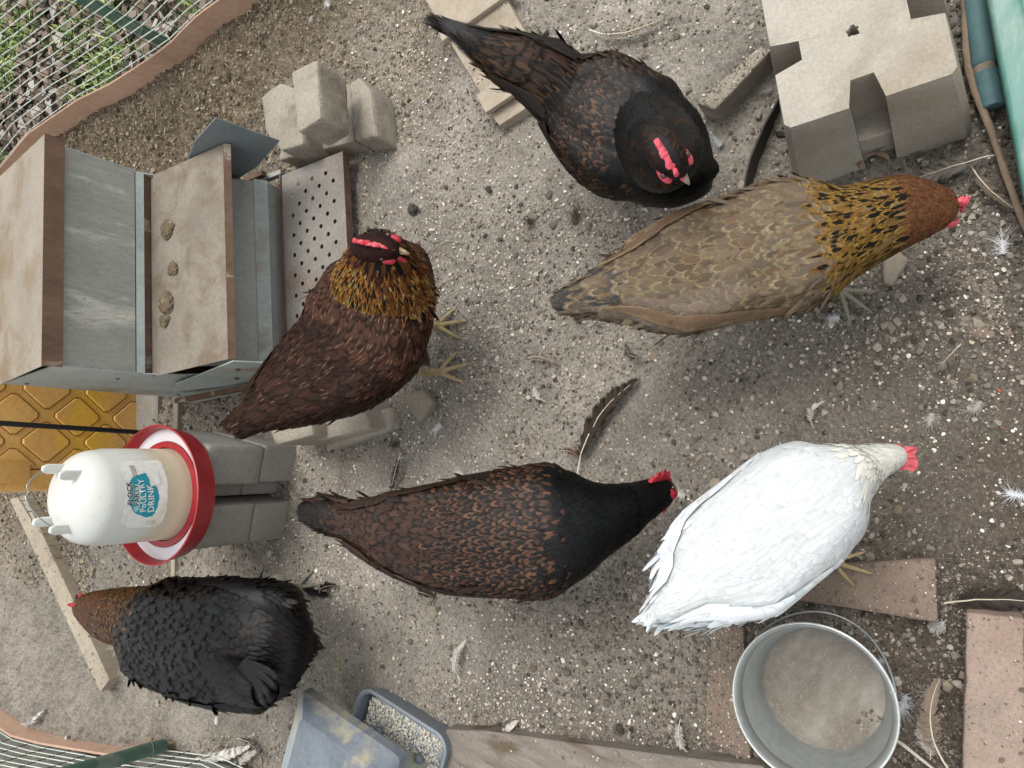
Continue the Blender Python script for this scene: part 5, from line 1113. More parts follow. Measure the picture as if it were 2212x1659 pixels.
headB = Loft(S([(1745, 960, 1640, 1040, .405, .014, .016), (1850, 985, 1650, 1130, .42, .022, .020), (1920, 1070, 1720, 1220, .424, .022, .020), (1945, 1160, 1800, 1270, .418, .018, .016), (1930, 1230, 1860, 1285, .408, .010, .010)], ox, oy, k))
PL_B = plumage('dark_plumage', .45, .5, dark=.45)
def crescents(N_, dark, light): return vary(lin(dark), N_, .2), vary(light, N_, .2)
def fnB(t, th, p, n):
    N_ = len(t); ca = vary(pick(['#5e4432', '#503a2c', '#6b4e38', '#43362e'], [3, 3, 2, 2], N_), N_, .15); cb = vary(lin('#1d1712'), N_, .2); pt = np.zeros(N_)
    fr = t > 3.6+rng.uniform(-.4, .4, N_); ca[fr] = vary(lin('#161210'), fr.sum(), .2); cb[fr] = vary(pick(['#6e4e36', '#5c402c', '#7a5a40', '#33261d'], [3, 3, 1, 4], fr.sum()), fr.sum(), .15); pt[fr] = 2
    bl = (t > 7.5+rng.uniform(-.6, .6, N_)) | ((t > 6.9+rng.uniform(-.4, .4, N_)) & (np.sin(th) > .55)); ca[bl] = vary(lin('#08090b'), bl.sum(), .2); cb[bl] = vary(lin('#0c0d10'), bl.sum(), .2); pt[bl] = 0
    tl = t < 1.6; ca[tl] = vary(lin('#2c2a28'), tl.sum(), .2); cb[tl] = vary(lin('#3d3a38'), tl.sum(), .2)
    return dict(L=np.where(t < 3.6, .042, .028)+rng.uniform(0, .008, N_), W=np.where(t < 3.6, .022, .0145), lift=.05, ca=ca, cb=cb, pt=pt, pointy=.12)
def fnBn(t, th, p, n):
    N_ = len(t); br = (t > 2.7) & (rng.uniform(size=N_) < .25); return dict(L=.040*rng.uniform(.7, 1.3, N_), W=.011, lift=.03, ca=vary(pick(['#07080a', '#0a1216', '#0c0c10'], [3, 1, 1], N_), N_, .25), cb=vary(np.where(br[:, None], np.array(lin('#5a3214')), np.array(lin('#0b0d11'))), N_, .2), pt=0.0, pointy=.5, mess=.1)
def fnBh(t, th, p, n):
    N_ = len(t); lo = rng.uniform(size=N_) < .45; return dict(L=.014, W=.006, lift=.1, ca=vary(lin('#15100e'), N_, .25), cb=vary(np.where(lo[:, None], np.array(lin('#6e3a18')), np.array(lin('#1a1614'))), N_, .2), pt=0.0, pointy=.4, mess=.18)
bodyB.wings = [(2.5, 6.6, .35, -.1, .8, 1.2, .012)]
FB = [bodyB.cover(fnB, .3, 9.95, .0070, .0095), neckB.cover(fnBn, 0, 3.9, .0065, .0075), headB.cover(fnBh, .2, 3.4, .0038, .004)]
FB += [bodyB.fluffs(1.6, 6, 360, ['#3a2c22', '#54402f', '#1c1815'], lift=.12, mess=.18)]
FB += bodyB.flight(6.0, 3.4, .20, .60, 10, .075, .018, lin('#2c241f'), lin('#4a382b'))
tips = [pt_in(ox, oy, k, x_, y_, z_) for x_, y_, z_ in ((138, 148, .455), (165, 190, .44), (200, 245, .425), (180, 215, .433), (250, 285, .41), (330, 330, .40))]
FB.append(tailfan(tips, lambda i: np.array(pt_in(ox, oy, k, 700-25*i, 330+35*i, .40-.005*i)), 0, .030, (.1, -.3, .9), vary(lin('#2b2d2e'), 6, .2), vary(lin('#3d4143'), 6, .1), 0.0, pointy=.6))
g1, g2 = P(1340, 330, 0), P(1290, 300, 0)
lB = [leg_geo(P(1330, 300, .17), P(1368, 338, 0), (-.5, -.8, 0), .05), leg_geo(P(1290, 330, .17), P(1322, 372, 0), (-.5, -.8, 0), .05)]
build_hen(dict(lofts=[(bodyB, .95), (neckB, .94), (headB, .98)], mat=PL_B, base=lin('#15110e'), feathers=FB, legs=lB, legcol=lin('#6d6a60'), legmat=LEGG, loc=P(1345, 355, 0), label='black and brown hen with pink face and raised tail over the wooden ramp', group='hens in the run',
    parts=head_parts(hB, fB, (0, -.15, 1), .021, .014, .062, 4, COMB_P, BEAK_D, .022, .018, flop=.9, rf=.030, rs=.0235)))

# --- golden partridge hen stretching towards the block
ox, oy, k = 1152, 329, .4464
bodyC = Loft(S([(96, 700, 122, 775, .30, .018, .014), (230, 628, 275, 795, .30, .030, .024), (420, 495, 470, 830, .285, .042, .042), (640, 355, 720, 890, .262, .060, .066), (930, 265, 1010, 825, .245, .074, .080), (1170, 178, 1290, 775, .235, .080, .085), (1330, 186, 1450, 685, .225, .076, .080), (1480, 198, 1570, 588, .215, .066, .066), (1610, 165, 1680, 520, .205, .055, .052), (1740, 130, 1790, 465, .195, .045, .042), (1880, 150, 1890, 415, .180, .034, .032), (1975, 190, 1985, 360, .165, .024, .022), (2015, 240, 2015, 305, .155, .010, .010)], ox, oy, k))
PL_C = plumage('golden_plumage', dark=.60)
def fnC(t, th, p, n):
    N_ = len(t); sd = np.abs(np.cos(th)); ca = vary(pick(['#766858', '#83735e', '#6b5d4c', '#7c664e'], [3, 3, 2, 1], N_), N_, .12); cb = vary(pick(['#ab9877', '#998668', '#b7a688'], [3, 2, 1], N_), N_, .1); pt = np.zeros(N_)
    fl = (np.cos(th) < -.45) & (t < 4.4); ca[fl] = vary(lin('#857566'), fl.sum(), .15); cb[fl] = vary(lin('#a39484'), fl.sum(), .12)
    nk = t > 6.5+rng.uniform(-.6, .6, N_); ca[nk] = vary(pick(['#1f1a12', '#7c5f34', '#8b7450'], [4, 2, 1], nk.sum()), nk.sum(), .2); cb[nk] = vary(pick(['#b08a42', '#bd9850', '#9c7234'], [3, 2, 2], nk.sum()), nk.sum(), .15)
    hd_ = t > 8.9+rng.uniform(-.5, .5, N_); ca[hd_] = vary(pick(['#6e452a', '#7e5234', '#5c3a24'], [3, 2, 2], hd_.sum()), hd_.sum(), .15); cb[hd_] = vary(lin('#8c6040'), hd_.sum(), .2)
    top_ = (t < 2.4) & (np.sin(th) > .2) & (np.cos(th) > -.6); dk = (top_ & (rng.uniform(size=N_) < .5)) | ((t < 1.1) & (rng.uniform(size=N_) < .8)); ca[dk] = vary(lin('#4a4a48'), dk.sum(), .2); cb[dk] = vary(lin('#6b665d'), dk.sum(), .1)
    L = np.where(t < 3.2, .040, .030)+rng.uniform(0, .008, N_); W = np.where(t < 3.2, .022, .017); L[nk] = .040; W[nk] = .0095; L[hd_] = .018; W[hd_] = .0075
    return dict(L=L, W=W, lift=.05, ca=ca, cb=cb, pt=pt, pointy=np.where(nk, .75, .1), mess=.09)
bodyC.wings = [(1.9, 6.0, .45, .05, .9, 1.3, .010)]
FC = [bodyC.cover(fnC, .7, 6.8, .0072, .0098), bodyC.cover(fnC, 6.4, 9.6, .0052, .0062), bodyC.cover(fnC, 9.2, 11.9, .0042, .0048)]
FC += [bodyC.fluffs(.6, 6, 460, ['#85755f', '#94846c', '#857668', '#6b5a48'], lift=.14, mess=.2)]
FC += bodyC.flight(5.2, 2.8, .35, .75, 11, .090, .020, lin('#7a6450'), lin('#a08a68'))
tips = [pt_in(ox, oy, k, x_, y_, z_) for x_, y_, z_ in ((88, 742, .325), (95, 752, .32), (120, 760, .315), (160, 770, .31), (210, 775, .305), (140, 715, .325), (250, 785, .30))]
FC.append(tailfan(tips, lambda i: np.array(pt_in(ox, oy, k, 480+12*i, 590+25*i, .300-.005*i)), 0, .028, (-.1, -.1, 1), vary(pick(['#3b3b3b', '#6e5b47'], [2, 1], 7), 7, .15), vary(lin('#7b6650'), 7, .1), 0.0, pointy=.35))
p_ = np.array([list(pt_in(ox, oy, k, 900+6*i, 600+22*i, .300-.012*i)) for i in range(7)]); tp_ = np.array([list(pt_in(ox, oy, k, 690-6*i, 740+14*i, .292-.014*i)) for i in range(7)])
FC.append(feathers(p_, tp_-p_, np.tile(np.array([-.35, -.1, .9]), (7, 1)), np.linalg.norm(tp_-p_, axis=1), .024, .02, vary(lin('#6f543c'), 7, .12), vary(lin('#8c7154'), 7, .1), 0.0, .4))
lC = [leg_geo(P(1775, 600, .15), P(1818, 630, 0), (-.55, -.9, 0), .052, .006), leg_geo(P(1700, 640, .15), P(1745, 650, 0), (-.1, -1, 0), .05, .006)]
hC = pt_in(ox, oy, k, 1955, 268, .170); bC = pt_in(ox, oy, k, 2060, 300, .14)
build_hen(dict(lofts=[(bodyC, .95)], mat=PL_C, base=lin('#5a4a38'), feathers=FC, legs=lC, legcol=lin('#6d6a60'), legmat=LEGG, loc=P(1790, 640, 0), label='golden brown laced hen with rusty orange neck stretched towards the deck block', group='hens in the run',
    parts=head_parts(hC, bC-hC, (.25, -.1, 1), .024, .009, .026, 4, COMB_P, BEAK, .018, .018, flop=-.5, rf=.028)))

# --- dark laced hen in the middle, head down
ox, oy, k = 631, 933, .3968
bodyD = Loft(S([(80, 372, 96, 492, .285, .030, .024), (215, 352, 190, 545, .285, .036, .028), (350, 385, 330, 590, .282, .042, .040), (520, 352, 490, 700, .275, .054, .056), (860, 283, 800, 830, .262, .070, .076), (1150, 222, 1120, 872, .25, .078, .084), (1400, 190, 1400, 880, .238, .078, .082), (1520, 225, 1565, 800, .225, .070, .072), (1640, 280, 1690, 690, .208, .058, .056), (1780, 290, 1800, 600, .185, .048, .044), (1910, 268, 1920, 490, .155, .036, .032), (2000, 250, 2010, 420, .130, .026, .024), (2062, 275, 2062, 370, .112, .012, .012)], ox, oy, k))
PL_D = plumage('laced_plumage', .45, .45, dark=.46)
def fnD(t, th, p, n):
    N_ = len(t); ca = vary(pick(['#54372a', '#4a3226', '#604434', '#4c4440'], [3, 3, 2, 1], N_), N_, .15); cb = vary(lin('#1c1512'), N_, .2); pt = np.zeros(N_)
    tl = (t < 1.8) & (np.sin(th) > .55); ca[tl] = vary(lin('#231e1c'), tl.sum(), .3)
    fr = t > 4.4+rng.uniform(-.5, .5, N_); ca[fr] = vary(lin('#141110'), fr.sum(), .2); cb[fr] = vary(pick(['#74503a', '#624231', '#845c42'], [3, 3, 1.5], fr.sum()), fr.sum(), .15); pt[fr] = 2
    bl = t > 6.75+rng.uniform(-.5, .5, N_); ca[bl] = vary(pick(['#0a0c0e', '#0a1410', '#101216'], [3, 1, 2], bl.sum()), bl.sum(), .2); cb[bl] = vary(lin('#0f1316'), bl.sum(), .2); pt[bl] = 0
    L = np.where(t < 4, .040, .030)+rng.uniform(0, .006, N_); W = np.where(t < 4, .023, .0150); L[bl] = .030; W[bl] = .010; hd_ = t > 10; L[hd_] = .014; W[hd_] = .006
    return dict(L=L, W=W, lift=.05, ca=ca, cb=cb, pt=pt, pointy=np.where(bl, .5, .08), mess=.05)
bodyD.wings = [(1.9, 6.0, .38, -.05, .8, 1.25, .010)]
FD = [bodyD.cover(fnD, .75, 7.2, .0075, .0100, jit=.25), bodyD.cover(fnD, 6.8, 10.0, .0062, .0068), bodyD.cover(fnD, 9.8, 11.9, .0042, .0048)]
FD += [bodyD.fluffs(.6, 6, 420, ['#3f2c22', '#523a2c', '#1e1815'], lift=.12, mess=.18)]
FD += bodyD.flight(5.2, 2.8, .25, .65, 11, .085, .020, lin('#3c2a22'), lin('#57402f'))
tips = [pt_in(ox, oy, k, x_, y_, z_) for x_, y_, z_ in ((70, 405, .315), (72, 425, .312), (90, 385, .318), (95, 450, .305), (120, 475, .30), (130, 370, .315))]
FD.append(tailfan(tips, lambda i: np.array(pt_in(ox, oy, k, 470, 430+20*i, .300-.003*i)), 0, .034, (0, 0, 1), vary(pick(['#2a2422', '#55402f'], [2, 2], 6), 6, .15), vary(lin('#5b4030'), 6, .1), 0.0, pointy=.1))
lD = [leg_geo(P(1130, 1190, .15), P(1165, 1240, 0), (.0, -1, 0), .05, .006), leg_geo(P(1120, 1100, .15), P(1160, 1110, 0), (.1, -1, 0), .05, .006)]
hD = pt_in(ox, oy, k, 1995, 322, .142); bD = pt_in(ox, oy, k, 2085, 315, .10)
build_hen(dict(lofts=[(bodyD, .95)], mat=PL_D, base=lin('#15110e'), feathers=FD, legs=lD, legcol=lin('#6d6a60'), legmat=LEGG, loc=P(1162, 1170, 0), label='dark hen with orange laced wings and black neck pecking in the middle of the run', group='hens in the run',
    parts=head_parts(hD, bD-hD, (.42, .25, 1), .023, .016, .054, 4, COMB_D, BEAK_D, .018, .018, flop=.3)))

# --- white hen beside the bucket
ox, oy, k = 1344, 905, .3224
bodyE = Loft(S([(185, 1235, 290, 1365, .33, .022, .020), (238, 1095, 430, 1372, .325, .038, .036), (240, 960, 680, 1385, .305, .056, .058), (400, 700, 980, 1320, .275, .072, .080), (700, 455, 1230, 1125, .258, .086, .092), (950, 262, 1450, 935, .248, .090, .094), (1160, 200, 1590, 728, .238, .086, .088), (1300, 218, 1640, 560, .23, .076, .074), (1420, 230, 1685, 480, .222, .060, .056), (1560, 210, 1735, 415, .212, .046, .042), (1700, 188, 1790, 365, .20, .036, .032), (1800, 178, 1832, 325, .188, .024, .022)], ox, oy, k))
m, t, b, n, l = newmat('white_plumage'); ca_ = N(t, 'ShaderNodeAttribute', attribute_name='ca').outputs['Color']; cb_2 = N(t, 'ShaderNodeAttribute', attribute_name='fuv').outputs['Vector']
s_ = N(t, 'ShaderNodeSeparateXYZ'); l.new(cb_2, s_.inputs[0]); cmb = N(t, 'ShaderNodeCombineXYZ'); l.new(mth(t, 'MULTIPLY', s_.outputs[0], 3.0), cmb.inputs[0]); l.new(mth(t, 'SUBTRACT', mth(t, 'MULTIPLY', s_.outputs[1], 12.0), mth(t, 'MULTIPLY', mth(t, 'ABSOLUTE', s_.outputs[0]), 8.0)), cmb.inputs[1]); l.new(mth(t, 'MULTIPLY', s_.outputs[2], 50.0), cmb.inputs[2])
nb = noisef(t, 1.6, 3, .6, cmb.outputs[0]); l.new(mixc(t, .5, ca_, ramp(t, nb, [(.3, .93), (.7, 1.0)]), 'MULTIPLY'), b.inputs['Base Color']); b.inputs['Roughness'].default_value = .6; b.inputs['Specular IOR Level'].default_value = .2
b.inputs['Subsurface Weight'].default_value = .25; b.inputs['Subsurface Radius'].default_value = (.01, .01, .01); b.inputs['Subsurface Scale'].default_value = .6; bump(t, nb, .12, .001, b); PL_E = m
def fnE(t, th, p, n):
    N_ = len(t); ca = vary(lin('#c3c9cb'), N_, .03, .005); nk = t > 7.9+rng.uniform(-.3, .3, N_); ca[nk] = vary(lin('#cfd0c6'), nk.sum(), .04, .01)
    dirty = rng.uniform(size=N_) < 0; ca[dirty] = vary(lin('#cfd0c2'), dirty.sum(), .04)
    L = np.where(t < 4, .050, .040)*rng.uniform(.8, 1.35, N_); W = np.where(t < 4, .030, .024)*rng.uniform(.75, 1.3, N_); L[nk] = .030; W[nk] = .009; hd_ = t > 10; L[hd_] = .014; W[hd_] = .006
    return dict(L=L, W=W, lift=np.where(nk, .05, .010), ca=ca, cb=ca, pt=np.full(N_, 9.0), pointy=np.where(nk, .6, .1), mess=.07)
bodyE.wings = [(1.3, 6.0, .40, .0, .85, 1.3, .012)]
FE = [bodyE.cover(fnE, .7, 8.0, .0080, .0115), bodyE.cover(fnE, 7.6, 10.2, .0065, .0066), bodyE.cover(fnE, 10, 10.9, .0042, .0048)]
FE += [bodyE.fluffs(.4, 3.6, 260, ['#c3ccd1', '#cdd3d4'], L=.034, W=.016, lift=.05, mess=.14)]
FE += bodyE.flight(5.0, 2.2, .30, .70, 12, .095, .026, lin('#c9d0d4'), lin('#c9d0d4'), 9.0)
tips = [pt_in(ox, oy, k, x_, y_, z_) for x_, y_, z_ in ((166, 1292, .31), (180, 1330, .30), (215, 1455, .29), (235, 1300, .31), (330, 1350, .31), (420, 1365, .30), (520, 1385, .29), (680, 1395, .28), (760, 1380, .27), (900, 1345, .25), (1010, 1325, .24))]
FE.append(tailfan(tips, lambda i: np.array(pt_in(ox, oy, k, 440+50*i, 990+12*i, .335-.007*i)), 0, np.array([.030, .028, .012, .030, .032, .034, .034, .034, .030, .030, .028]), (-.2, -.2, 1), vary(lin('#c6ced1'), 11, .03, .005), vary(lin('#c6ced1'), 11, .03, .005), 9.0, pointy=.2))
lE = [leg_geo(P(1760, 1185, .14), P(1800, 1209, .024), (-.10, -1, 0), .048, .0062), leg_geo(P(1720, 1160, .14), P(1752, 1180, 0), (.1, -1, 0), .05, .006)]
hE = pt_in(ox, oy, k, 1800, 250, .190); bE = pt_in(ox, oy, k, 1960, 262, .10)
mb = MB(); cpts = [(1805, 185), (1830, 165), (1862, 168), (1880, 190), (1935, 182), (1985, 192), (1930, 206), (1905, 222), (1960, 240), (1985, 272), (1945, 258), (1912, 262), (1945, 290), (1975, 335), (1935, 312), (1912, 318), (1945, 355), (1905, 338), (1870, 345), (1830, 320), (1815, 270), (1800, 220)]
cp = [pt_in(ox, oy, k, a, b_, .200-.00016*(a-1805)) for a, b_ in cpts]
tp_ = [mb.bm.verts.new(q+Vector((0, 0, .0022+.0025*math.sin(i*1.3)))) for i, q in enumerate(cp)]; bt_ = [mb.bm.verts.new(q-Vector((0, 0, .0022))) for q in cp]; mb.bm.faces.new(tp_); mb.bm.faces.new(bt_[::-1])
for i in range(len(cp)): mb.bm.faces.new((tp_[i], tp_[(i+1) % len(cp)], bt_[(i+1) % len(cp)], bt_[i]))
bmesh.ops.triangulate(mb.bm, faces=mb.bm.faces[:]); mb.rough(1, .0008, 150); 
pe = head_parts(hE, bE-hE, (.2, .1, 1), .020, .012, .04, 5, COMB_D, BEAK, .020, .02, eye=False, face=False)
pe = [('comb', mb, blotch('coral_comb_skin', lin('#c25560'), lin('#d26a72'), lin('#b5444f'), 60, .55, .3, .4, .0008, 400))]+[q for q in pe if q[0] != 'comb']
build_hen(dict(lofts=[(bodyE, .96)], mat=PL_E, base=lin('#d8d8d2'), feathers=FE, legs=lE, legcol=lin('#b09c74'), legmat=LEGY, loc=P(1790, 1205, 0), label='plump white hen with a floppy coral comb bending down beside the bucket', group='hens in the run', parts=pe))

# --- black hen with orange neck facing away, lower left
ox, oy, k = 0, 1179.5, .3224
bodyF = Loft(S([(2085, 560, 1990, 860, .19, .030, .040), (2010, 360, 1860, 1010, .215, .065, .080), (1880, 235, 1700, 1062, .235, .080, .092), (1650, 205, 1500, 1030, .25, .086, .094), (1420, 222, 1270, 975, .255, .086, .092), (1230, 225, 1060, 885, .258, .082, .086), (1080, 252, 940, 785, .26, .074, .074), (970, 275, 860, 670, .265, .062, .060), (850, 285, 740, 625, .275, .052, .050), (720, 295, 630, 560, .288, .040, .040), (600, 315, 550, 475, .30, .028, .028), (530, 345, 510, 420, .305, .014, .014)], ox, oy, k))
rumpF = Loft(S([(1500, 640, 1640, 1050, .30, .040, .05), (1640, 780, 1745, 1062, .315, .034, .045), (1740, 900, 1790, 1075, .325, .022, .03)], ox, oy, k))
PL_F = plumage('black_plumage', .38, .4, dark=.27)
def fnF(t, th, p, n):
    N_ = len(t); ca = vary(pick(['#141315', '#191719', '#0f1112', '#241d1a'], [3, 3, 3, 1], N_), N_, .2); cb = vary(pick(['#1b1b20', '#2a211c', '#131a1a'], [3, 1, 1], N_), N_, .2); pt = np.zeros(N_)
    tan = (t > 2.6) & (t < 6.6) & (rng.uniform(size=N_) < .12) & (np.cos(th) > -.3); cb[tan] = vary(lin('#7c5a36'), tan.sum(), .2); pt[tan] = 1
    gr_sheen = (t > 1.6) & (t < 4) & (np.abs(np.cos(th)) < .7) & (rng.uniform(size=N_) < .16); ca[gr_sheen] = vary(lin('#1c2a2a'), gr_sheen.sum(), .2); cb[gr_sheen] = ca[gr_sheen]  # greenish sheen put into the feather colour
    vi_sheen = (t > 2.8) & (t < 4.6) & (np.cos(th) < .1) & (np.cos(th) > -.75) & (rng.uniform(size=N_) < .4); ca[vi_sheen] = vary(lin('#2c2a36'), vi_sheen.sum(), .2); cb[vi_sheen] = ca[vi_sheen]  # violet sheen put into the feather colour
    rb = (t < 2.5) & (rng.uniform(size=N_) < .25); ca[rb] = vary(lin('#2c1f18'), rb.sum(), .2)
    nk = t > 6.8+rng.uniform(-.7, .7, N_); ca[nk] = vary(pick(['#2a1a10', '#5a3416', '#74451f'], [2, 2, 2], nk.sum()), nk.sum(), .2); cb[nk] = vary(1.5*pick(['#a8743e', '#8c5a30', '#b98a52'], [3, 3, 2], nk.sum()), nk.sum(), .15); pt[nk] = 0
    hd_ = t > 9; ca[hd_] = vary(lin('#7c4a26'), hd_.sum(), .2)
    L = .036+rng.uniform(0, .012, N_); W = np.full(N_, .022); L[nk] = .034; W[nk] = .0095; L[hd_] = .016; W[hd_] = .007
    fl = t < 2.2; W = np.where(fl, .013, W)
    return dict(L=L, W=W, lift=np.where(fl, .10, .04), ca=ca, cb=cb, pt=pt, pointy=np.where(nk, .7, np.where(fl, .5, .1)), mess=np.where(fl, .16, .08)[:, None])
bodyF.wings = [(1.0, 5.4, .45, .0, .9, 1.3, .016)]
FF = [bodyF.cover(fnF, .1, 7.2, .0072, .0095), bodyF.cover(fnF, 6.8, 9.4, .0055, .0064), bodyF.cover(fnF, 9.1, 10.9, .0044, .005), rumpF.cover(lambda t, th, p, n: dict(L=.034, W=.018, lift=.08, ca=vary(lin('#121214'), len(t), .2), cb=vary(lin('#1d1c1e'), len(t), .2), pt=0.0, pointy=.3), 0, 2, .010, .012)]
FF += [bodyF.fluffs(.2, 5.5, 600, ['#141316', '#1e1a1a', '#2a1f1a'], lift=.14, L=.028, W=.012)]
FF += bodyF.flight(4.6, 2.0, .30, .75, 11, .085, .020, lin('#15151a'), lin('#26262c'))
tips = [pt_in(ox, oy, k, x_, y_, z_) for x_, y_, z_ in ((1790, 1078, .345), (1830, 1060, .34), (1810, 1010, .35), (1860, 960, .345), (1880, 900, .34), (1760, 1040, .35))]
FF.append(tailfan(tips, lambda i: np.array(pt_in(ox, oy, k, 1560+15*i, 870-22*i, .335)), 0, .024, (-.1, -.2, 1), vary(lin('#191a1d'), 6, .2), vary(lin('#3a3e44'), 6, .2), 0.0, pointy=.25))
p_ = np.array([list(pt_in(ox, oy, k, 1330+40*i, 820+22*i, .335)) for i in range(5)]); tp_ = np.array([list(pt_in(ox, oy, k, 1560+28*i, 930+20*i, .335-.002*i)) for i in range(5)])
FF.append(feathers(p_, tp_-p_, np.tile(np.array([-.1, 0, 1.]), (5, 1)), np.linalg.norm(tp_-p_, axis=1), .018, .02, vary(lin('#191a1d'), 5, .2), vary(pick(['#6b4a32', '#2c2c30'], [1, 1], 5), 5, .2), 0.0, .4))
ff = pt_in(ox, oy, k, 2045, 275, 0.0)
lF = [leg_geo(P(600, 1262, .15), P(652, 1266, 0), (.35, -.95, 0), .058, .0075), leg_geo(P(560, 1380, .15), P(600, 1400, 0), (.2, 1, 0), .05, .007)]
FF.append(feathers(np.array([list(P(650+6*i, 1266+3*i, .016)) for i in range(7)]), np.array([[-.35+.1*i, -.95, -.1] for i in range(7)]), np.tile(np.array([0, 0, 1.]), (7, 1)), .038, .014, .1, vary(lin('#17130f'), 7, .2), vary(lin('#241a14'), 7, .2), 0.0, .3))
hF = pt_in(ox, oy, k, 560, 385, .302); bF = pt_in(ox, oy, k, 455, 385, .285)
build_hen(dict(lofts=[(bodyF, .95), (rumpF, .9)], mat=PL_F, base=lin('#101012'), feathers=FF, legs=lF, legcol=lin('#84806f'), legmat=LEGG, loc=P(645, 1300, 0), label='black hen with orange brown neck walking away past the drinker', group='hens in the run',
    parts=head_parts(hF, bF-hF, (0, -.1, 1), .022, .011, .040, 5, COMB, BEAK_D, .016, .015, flop=.4)))
# ------------------------------------------------------------------ moulted feathers
DOWN = vcolmat('moulted_feather', .75)
def loose(a, b, w, colr, label, bow=0.0, tipcol=None, down=.3, z=.012, group=None, quill=lin('#cfc8b8'), dens=1.0, splits=.12, lifts=.010, name='feather'):
    """a = quill end, b = tip (survey grid); vane of separate barbs on a bowed shaft"""
    A_, B_ = P(a[0], a[1], 0), P(b[0], b[1], 0); Lx = (B_-A_).length; ax = (B_-A_)/Lx; sd = Vector((-ax.y, ax.x, 0)); V, F_, C_ = [], [], []
    def sh(q):
        p = A_+ax*(Lx*q)+sd*(bow*Lx*4*q*(1-q)); p.z = float(gh(p.x, p.y))+z+lifts*math.sin(math.pi*q); return p
    nb = int(210*dens*max(.35, Lx/.12)); rr = random.Random(int(a[0]*7+a[1])); off = {1: 0, -1: 0}
    for sgn in (1, -1):
        gap = 0
        for i in range(nb):
            q = .16+.84*i/nb; 
            if rr.random() < splits*.1: gap = rr.uniform(-.35, .5)
            gap *= .93; fl = q < .16+.84*down
            env = math.sin(math.pi*min(1, ((q-.16)/.84)**.75*.93+.05))**.7; ln = w*env*(rr.uniform(.75, 1.2) if fl else rr.uniform(.93, 1.05))*(1.0 if sgn > 0 else .8)
            ang = R(42 if not fl else 62)+gap*.5+(rr.gauss(0, .35) if fl else rr.gauss(0, .05)); p = sh(q); t = (sh(min(1, q+.02))-sh(max(0, q-.02))).normalized(); s2 = Vector((-t.y, t.x, 0))*sgn
            d_ = t*math.cos(ang)+s2*math.sin(ang); wd = .0011 if fl else .0030*max(1, Lx/.1); e1 = t*wd*.6; o = len(V); cur = Vector((0, 0, rr.uniform(-.002, .006) if fl else .0012))
            m1 = p+d_*ln*.55+cur+(t*rr.gauss(0, .003) if fl else Vector()); m2 = p+d_*ln+t*ln*.18+cur*(1.3 if fl else .2)
            V += [p-e1, p+e1, m1+e1*.9, m1-e1*.9, m2]; F_ += [(o, o+1, o+2), (o, o+2, o+3), (o+3, o+2, o+4)]
            c = np.array(lin(colr) if isinstance(colr, str) else colr); 
            if tipcol and q > .55: c = np.array(lin(tipcol))
            c = c*rr.uniform(.82, 1.12); C_ += [list(c)+[1]]*5
    tv, tf = tubev([sh(q)+Vector((0, 0, .0016)) for q in np.linspace(0, 1, 12)], list(np.linspace(.0013, .0003, 12)*min(1.3, max(.5, Lx/.1))), 6); o = len(V); V += [Vector(q) for q in tv]; F_ += [(x_+o, y_+o, z_+o) for x_, y_, z_ in tf]; C_ += [list(quill)+[1]]*len(tv)
    me = npmesh(name, [list(q) for q in V], F_, DOWN, {'ca': ('FLOAT_COLOR', np.array(C_))})
    return tag(link(name, me), label, 'feather', group)
def fluff(px, py, r_, colr, label, seed=0, z=.008, n_=150, group=None, stretch=None):
    rr = random.Random(seed+int(px)); sa = rr.uniform(0, 3.14); stretch = (math.cos(sa), math.sin(sa)); r_ = r_*.8; c = P(px, py, 0); c.z = float(gh(c.x, c.y))+z; V, F_, C_ = [], [], []
    ax = Vector((stretch[0], stretch[1], 0)).normalized()
    for i in range(n_):
        a = rr.uniform(0, 2*math.pi); d_ = Vector((math.cos(a), math.sin(a), rr.uniform(-.1, .25))); d_ = d_+ax*abs(d_.dot(ax))*1.4+Vector((0, 0, rr.uniform(-.3, .1))); L_ = r_*rr.uniform(.15, 1.0); sdv = Vector((-d_.y, d_.x, 0)).normalized()*.00042; cv = Vector((-d_.y, d_.x, 0))*rr.gauss(0, .8)
        p0 = c+ax*rr.uniform(-.9, .3)*r_; pp_ = [p0+d_*L_*q+cv*L_*q*q-Vector((0, 0, L_*.25*q*q)) for q in (0, .35, .7, 1)]; o = len(V)
        for j, p in enumerate(pp_): V += [p-sdv*(1.3-j*.35), p+sdv*(1.3-j*.35)]
        F_ += [(o, o+1, o+3), (o, o+3, o+2), (o+2, o+3, o+5), (o+2, o+5, o+4), (o+4, o+5, o+7), (o+4, o+7, o+6)]; cc = np.array(lin(colr))*rr.uniform(.62, .92); C_ += [list(cc)+[1]]*8
    me = npmesh('down_feather', [list(q) for q in V], F_, DOWN, {'ca': ('FLOAT_COLOR', np.array(C_))}); return tag(link('down_feather', me), label, 'down feather', group)
loose((1252, 1024), (1379, 823), .027, '#40372f', 'large grey brown wing feather lying above the neck of the dark laced hen', bow=.10, down=.08, z=.014, dens=1.6)
loose((1275, 66), (1450, 28), .012, '#8b8272', 'long pale quilled feather bowed like a sickle near the wooden ramp', bow=-.16, down=.3, quill=lin('#d6d0c2'), dens=1.0)
loose((2040, 1303), (2235, 1300), .026, '#3b342e', 'large dark feather touching the end of the pink corner brick', bow=.06, down=.25, dens=1.5)
loose((2150, 343), (1975, 392), .024, '#6c675f', 'large barred grey feather with a long shaft at the foot of the deck block', bow=.02, down=.2, splits=1.2, dens=1.2)
loose((2085, 345), (2195, 462), .013, '#6a5f51', 'curved brown feather under the thin root near the teal tub', bow=-.08, down=.2)
loose((2076, 745), (2020, 805), .014, '#756c61', 'thin grey feather with a white shaft on open gravel right of the golden hen', bow=0, down=.5, splits=1, dens=.8)
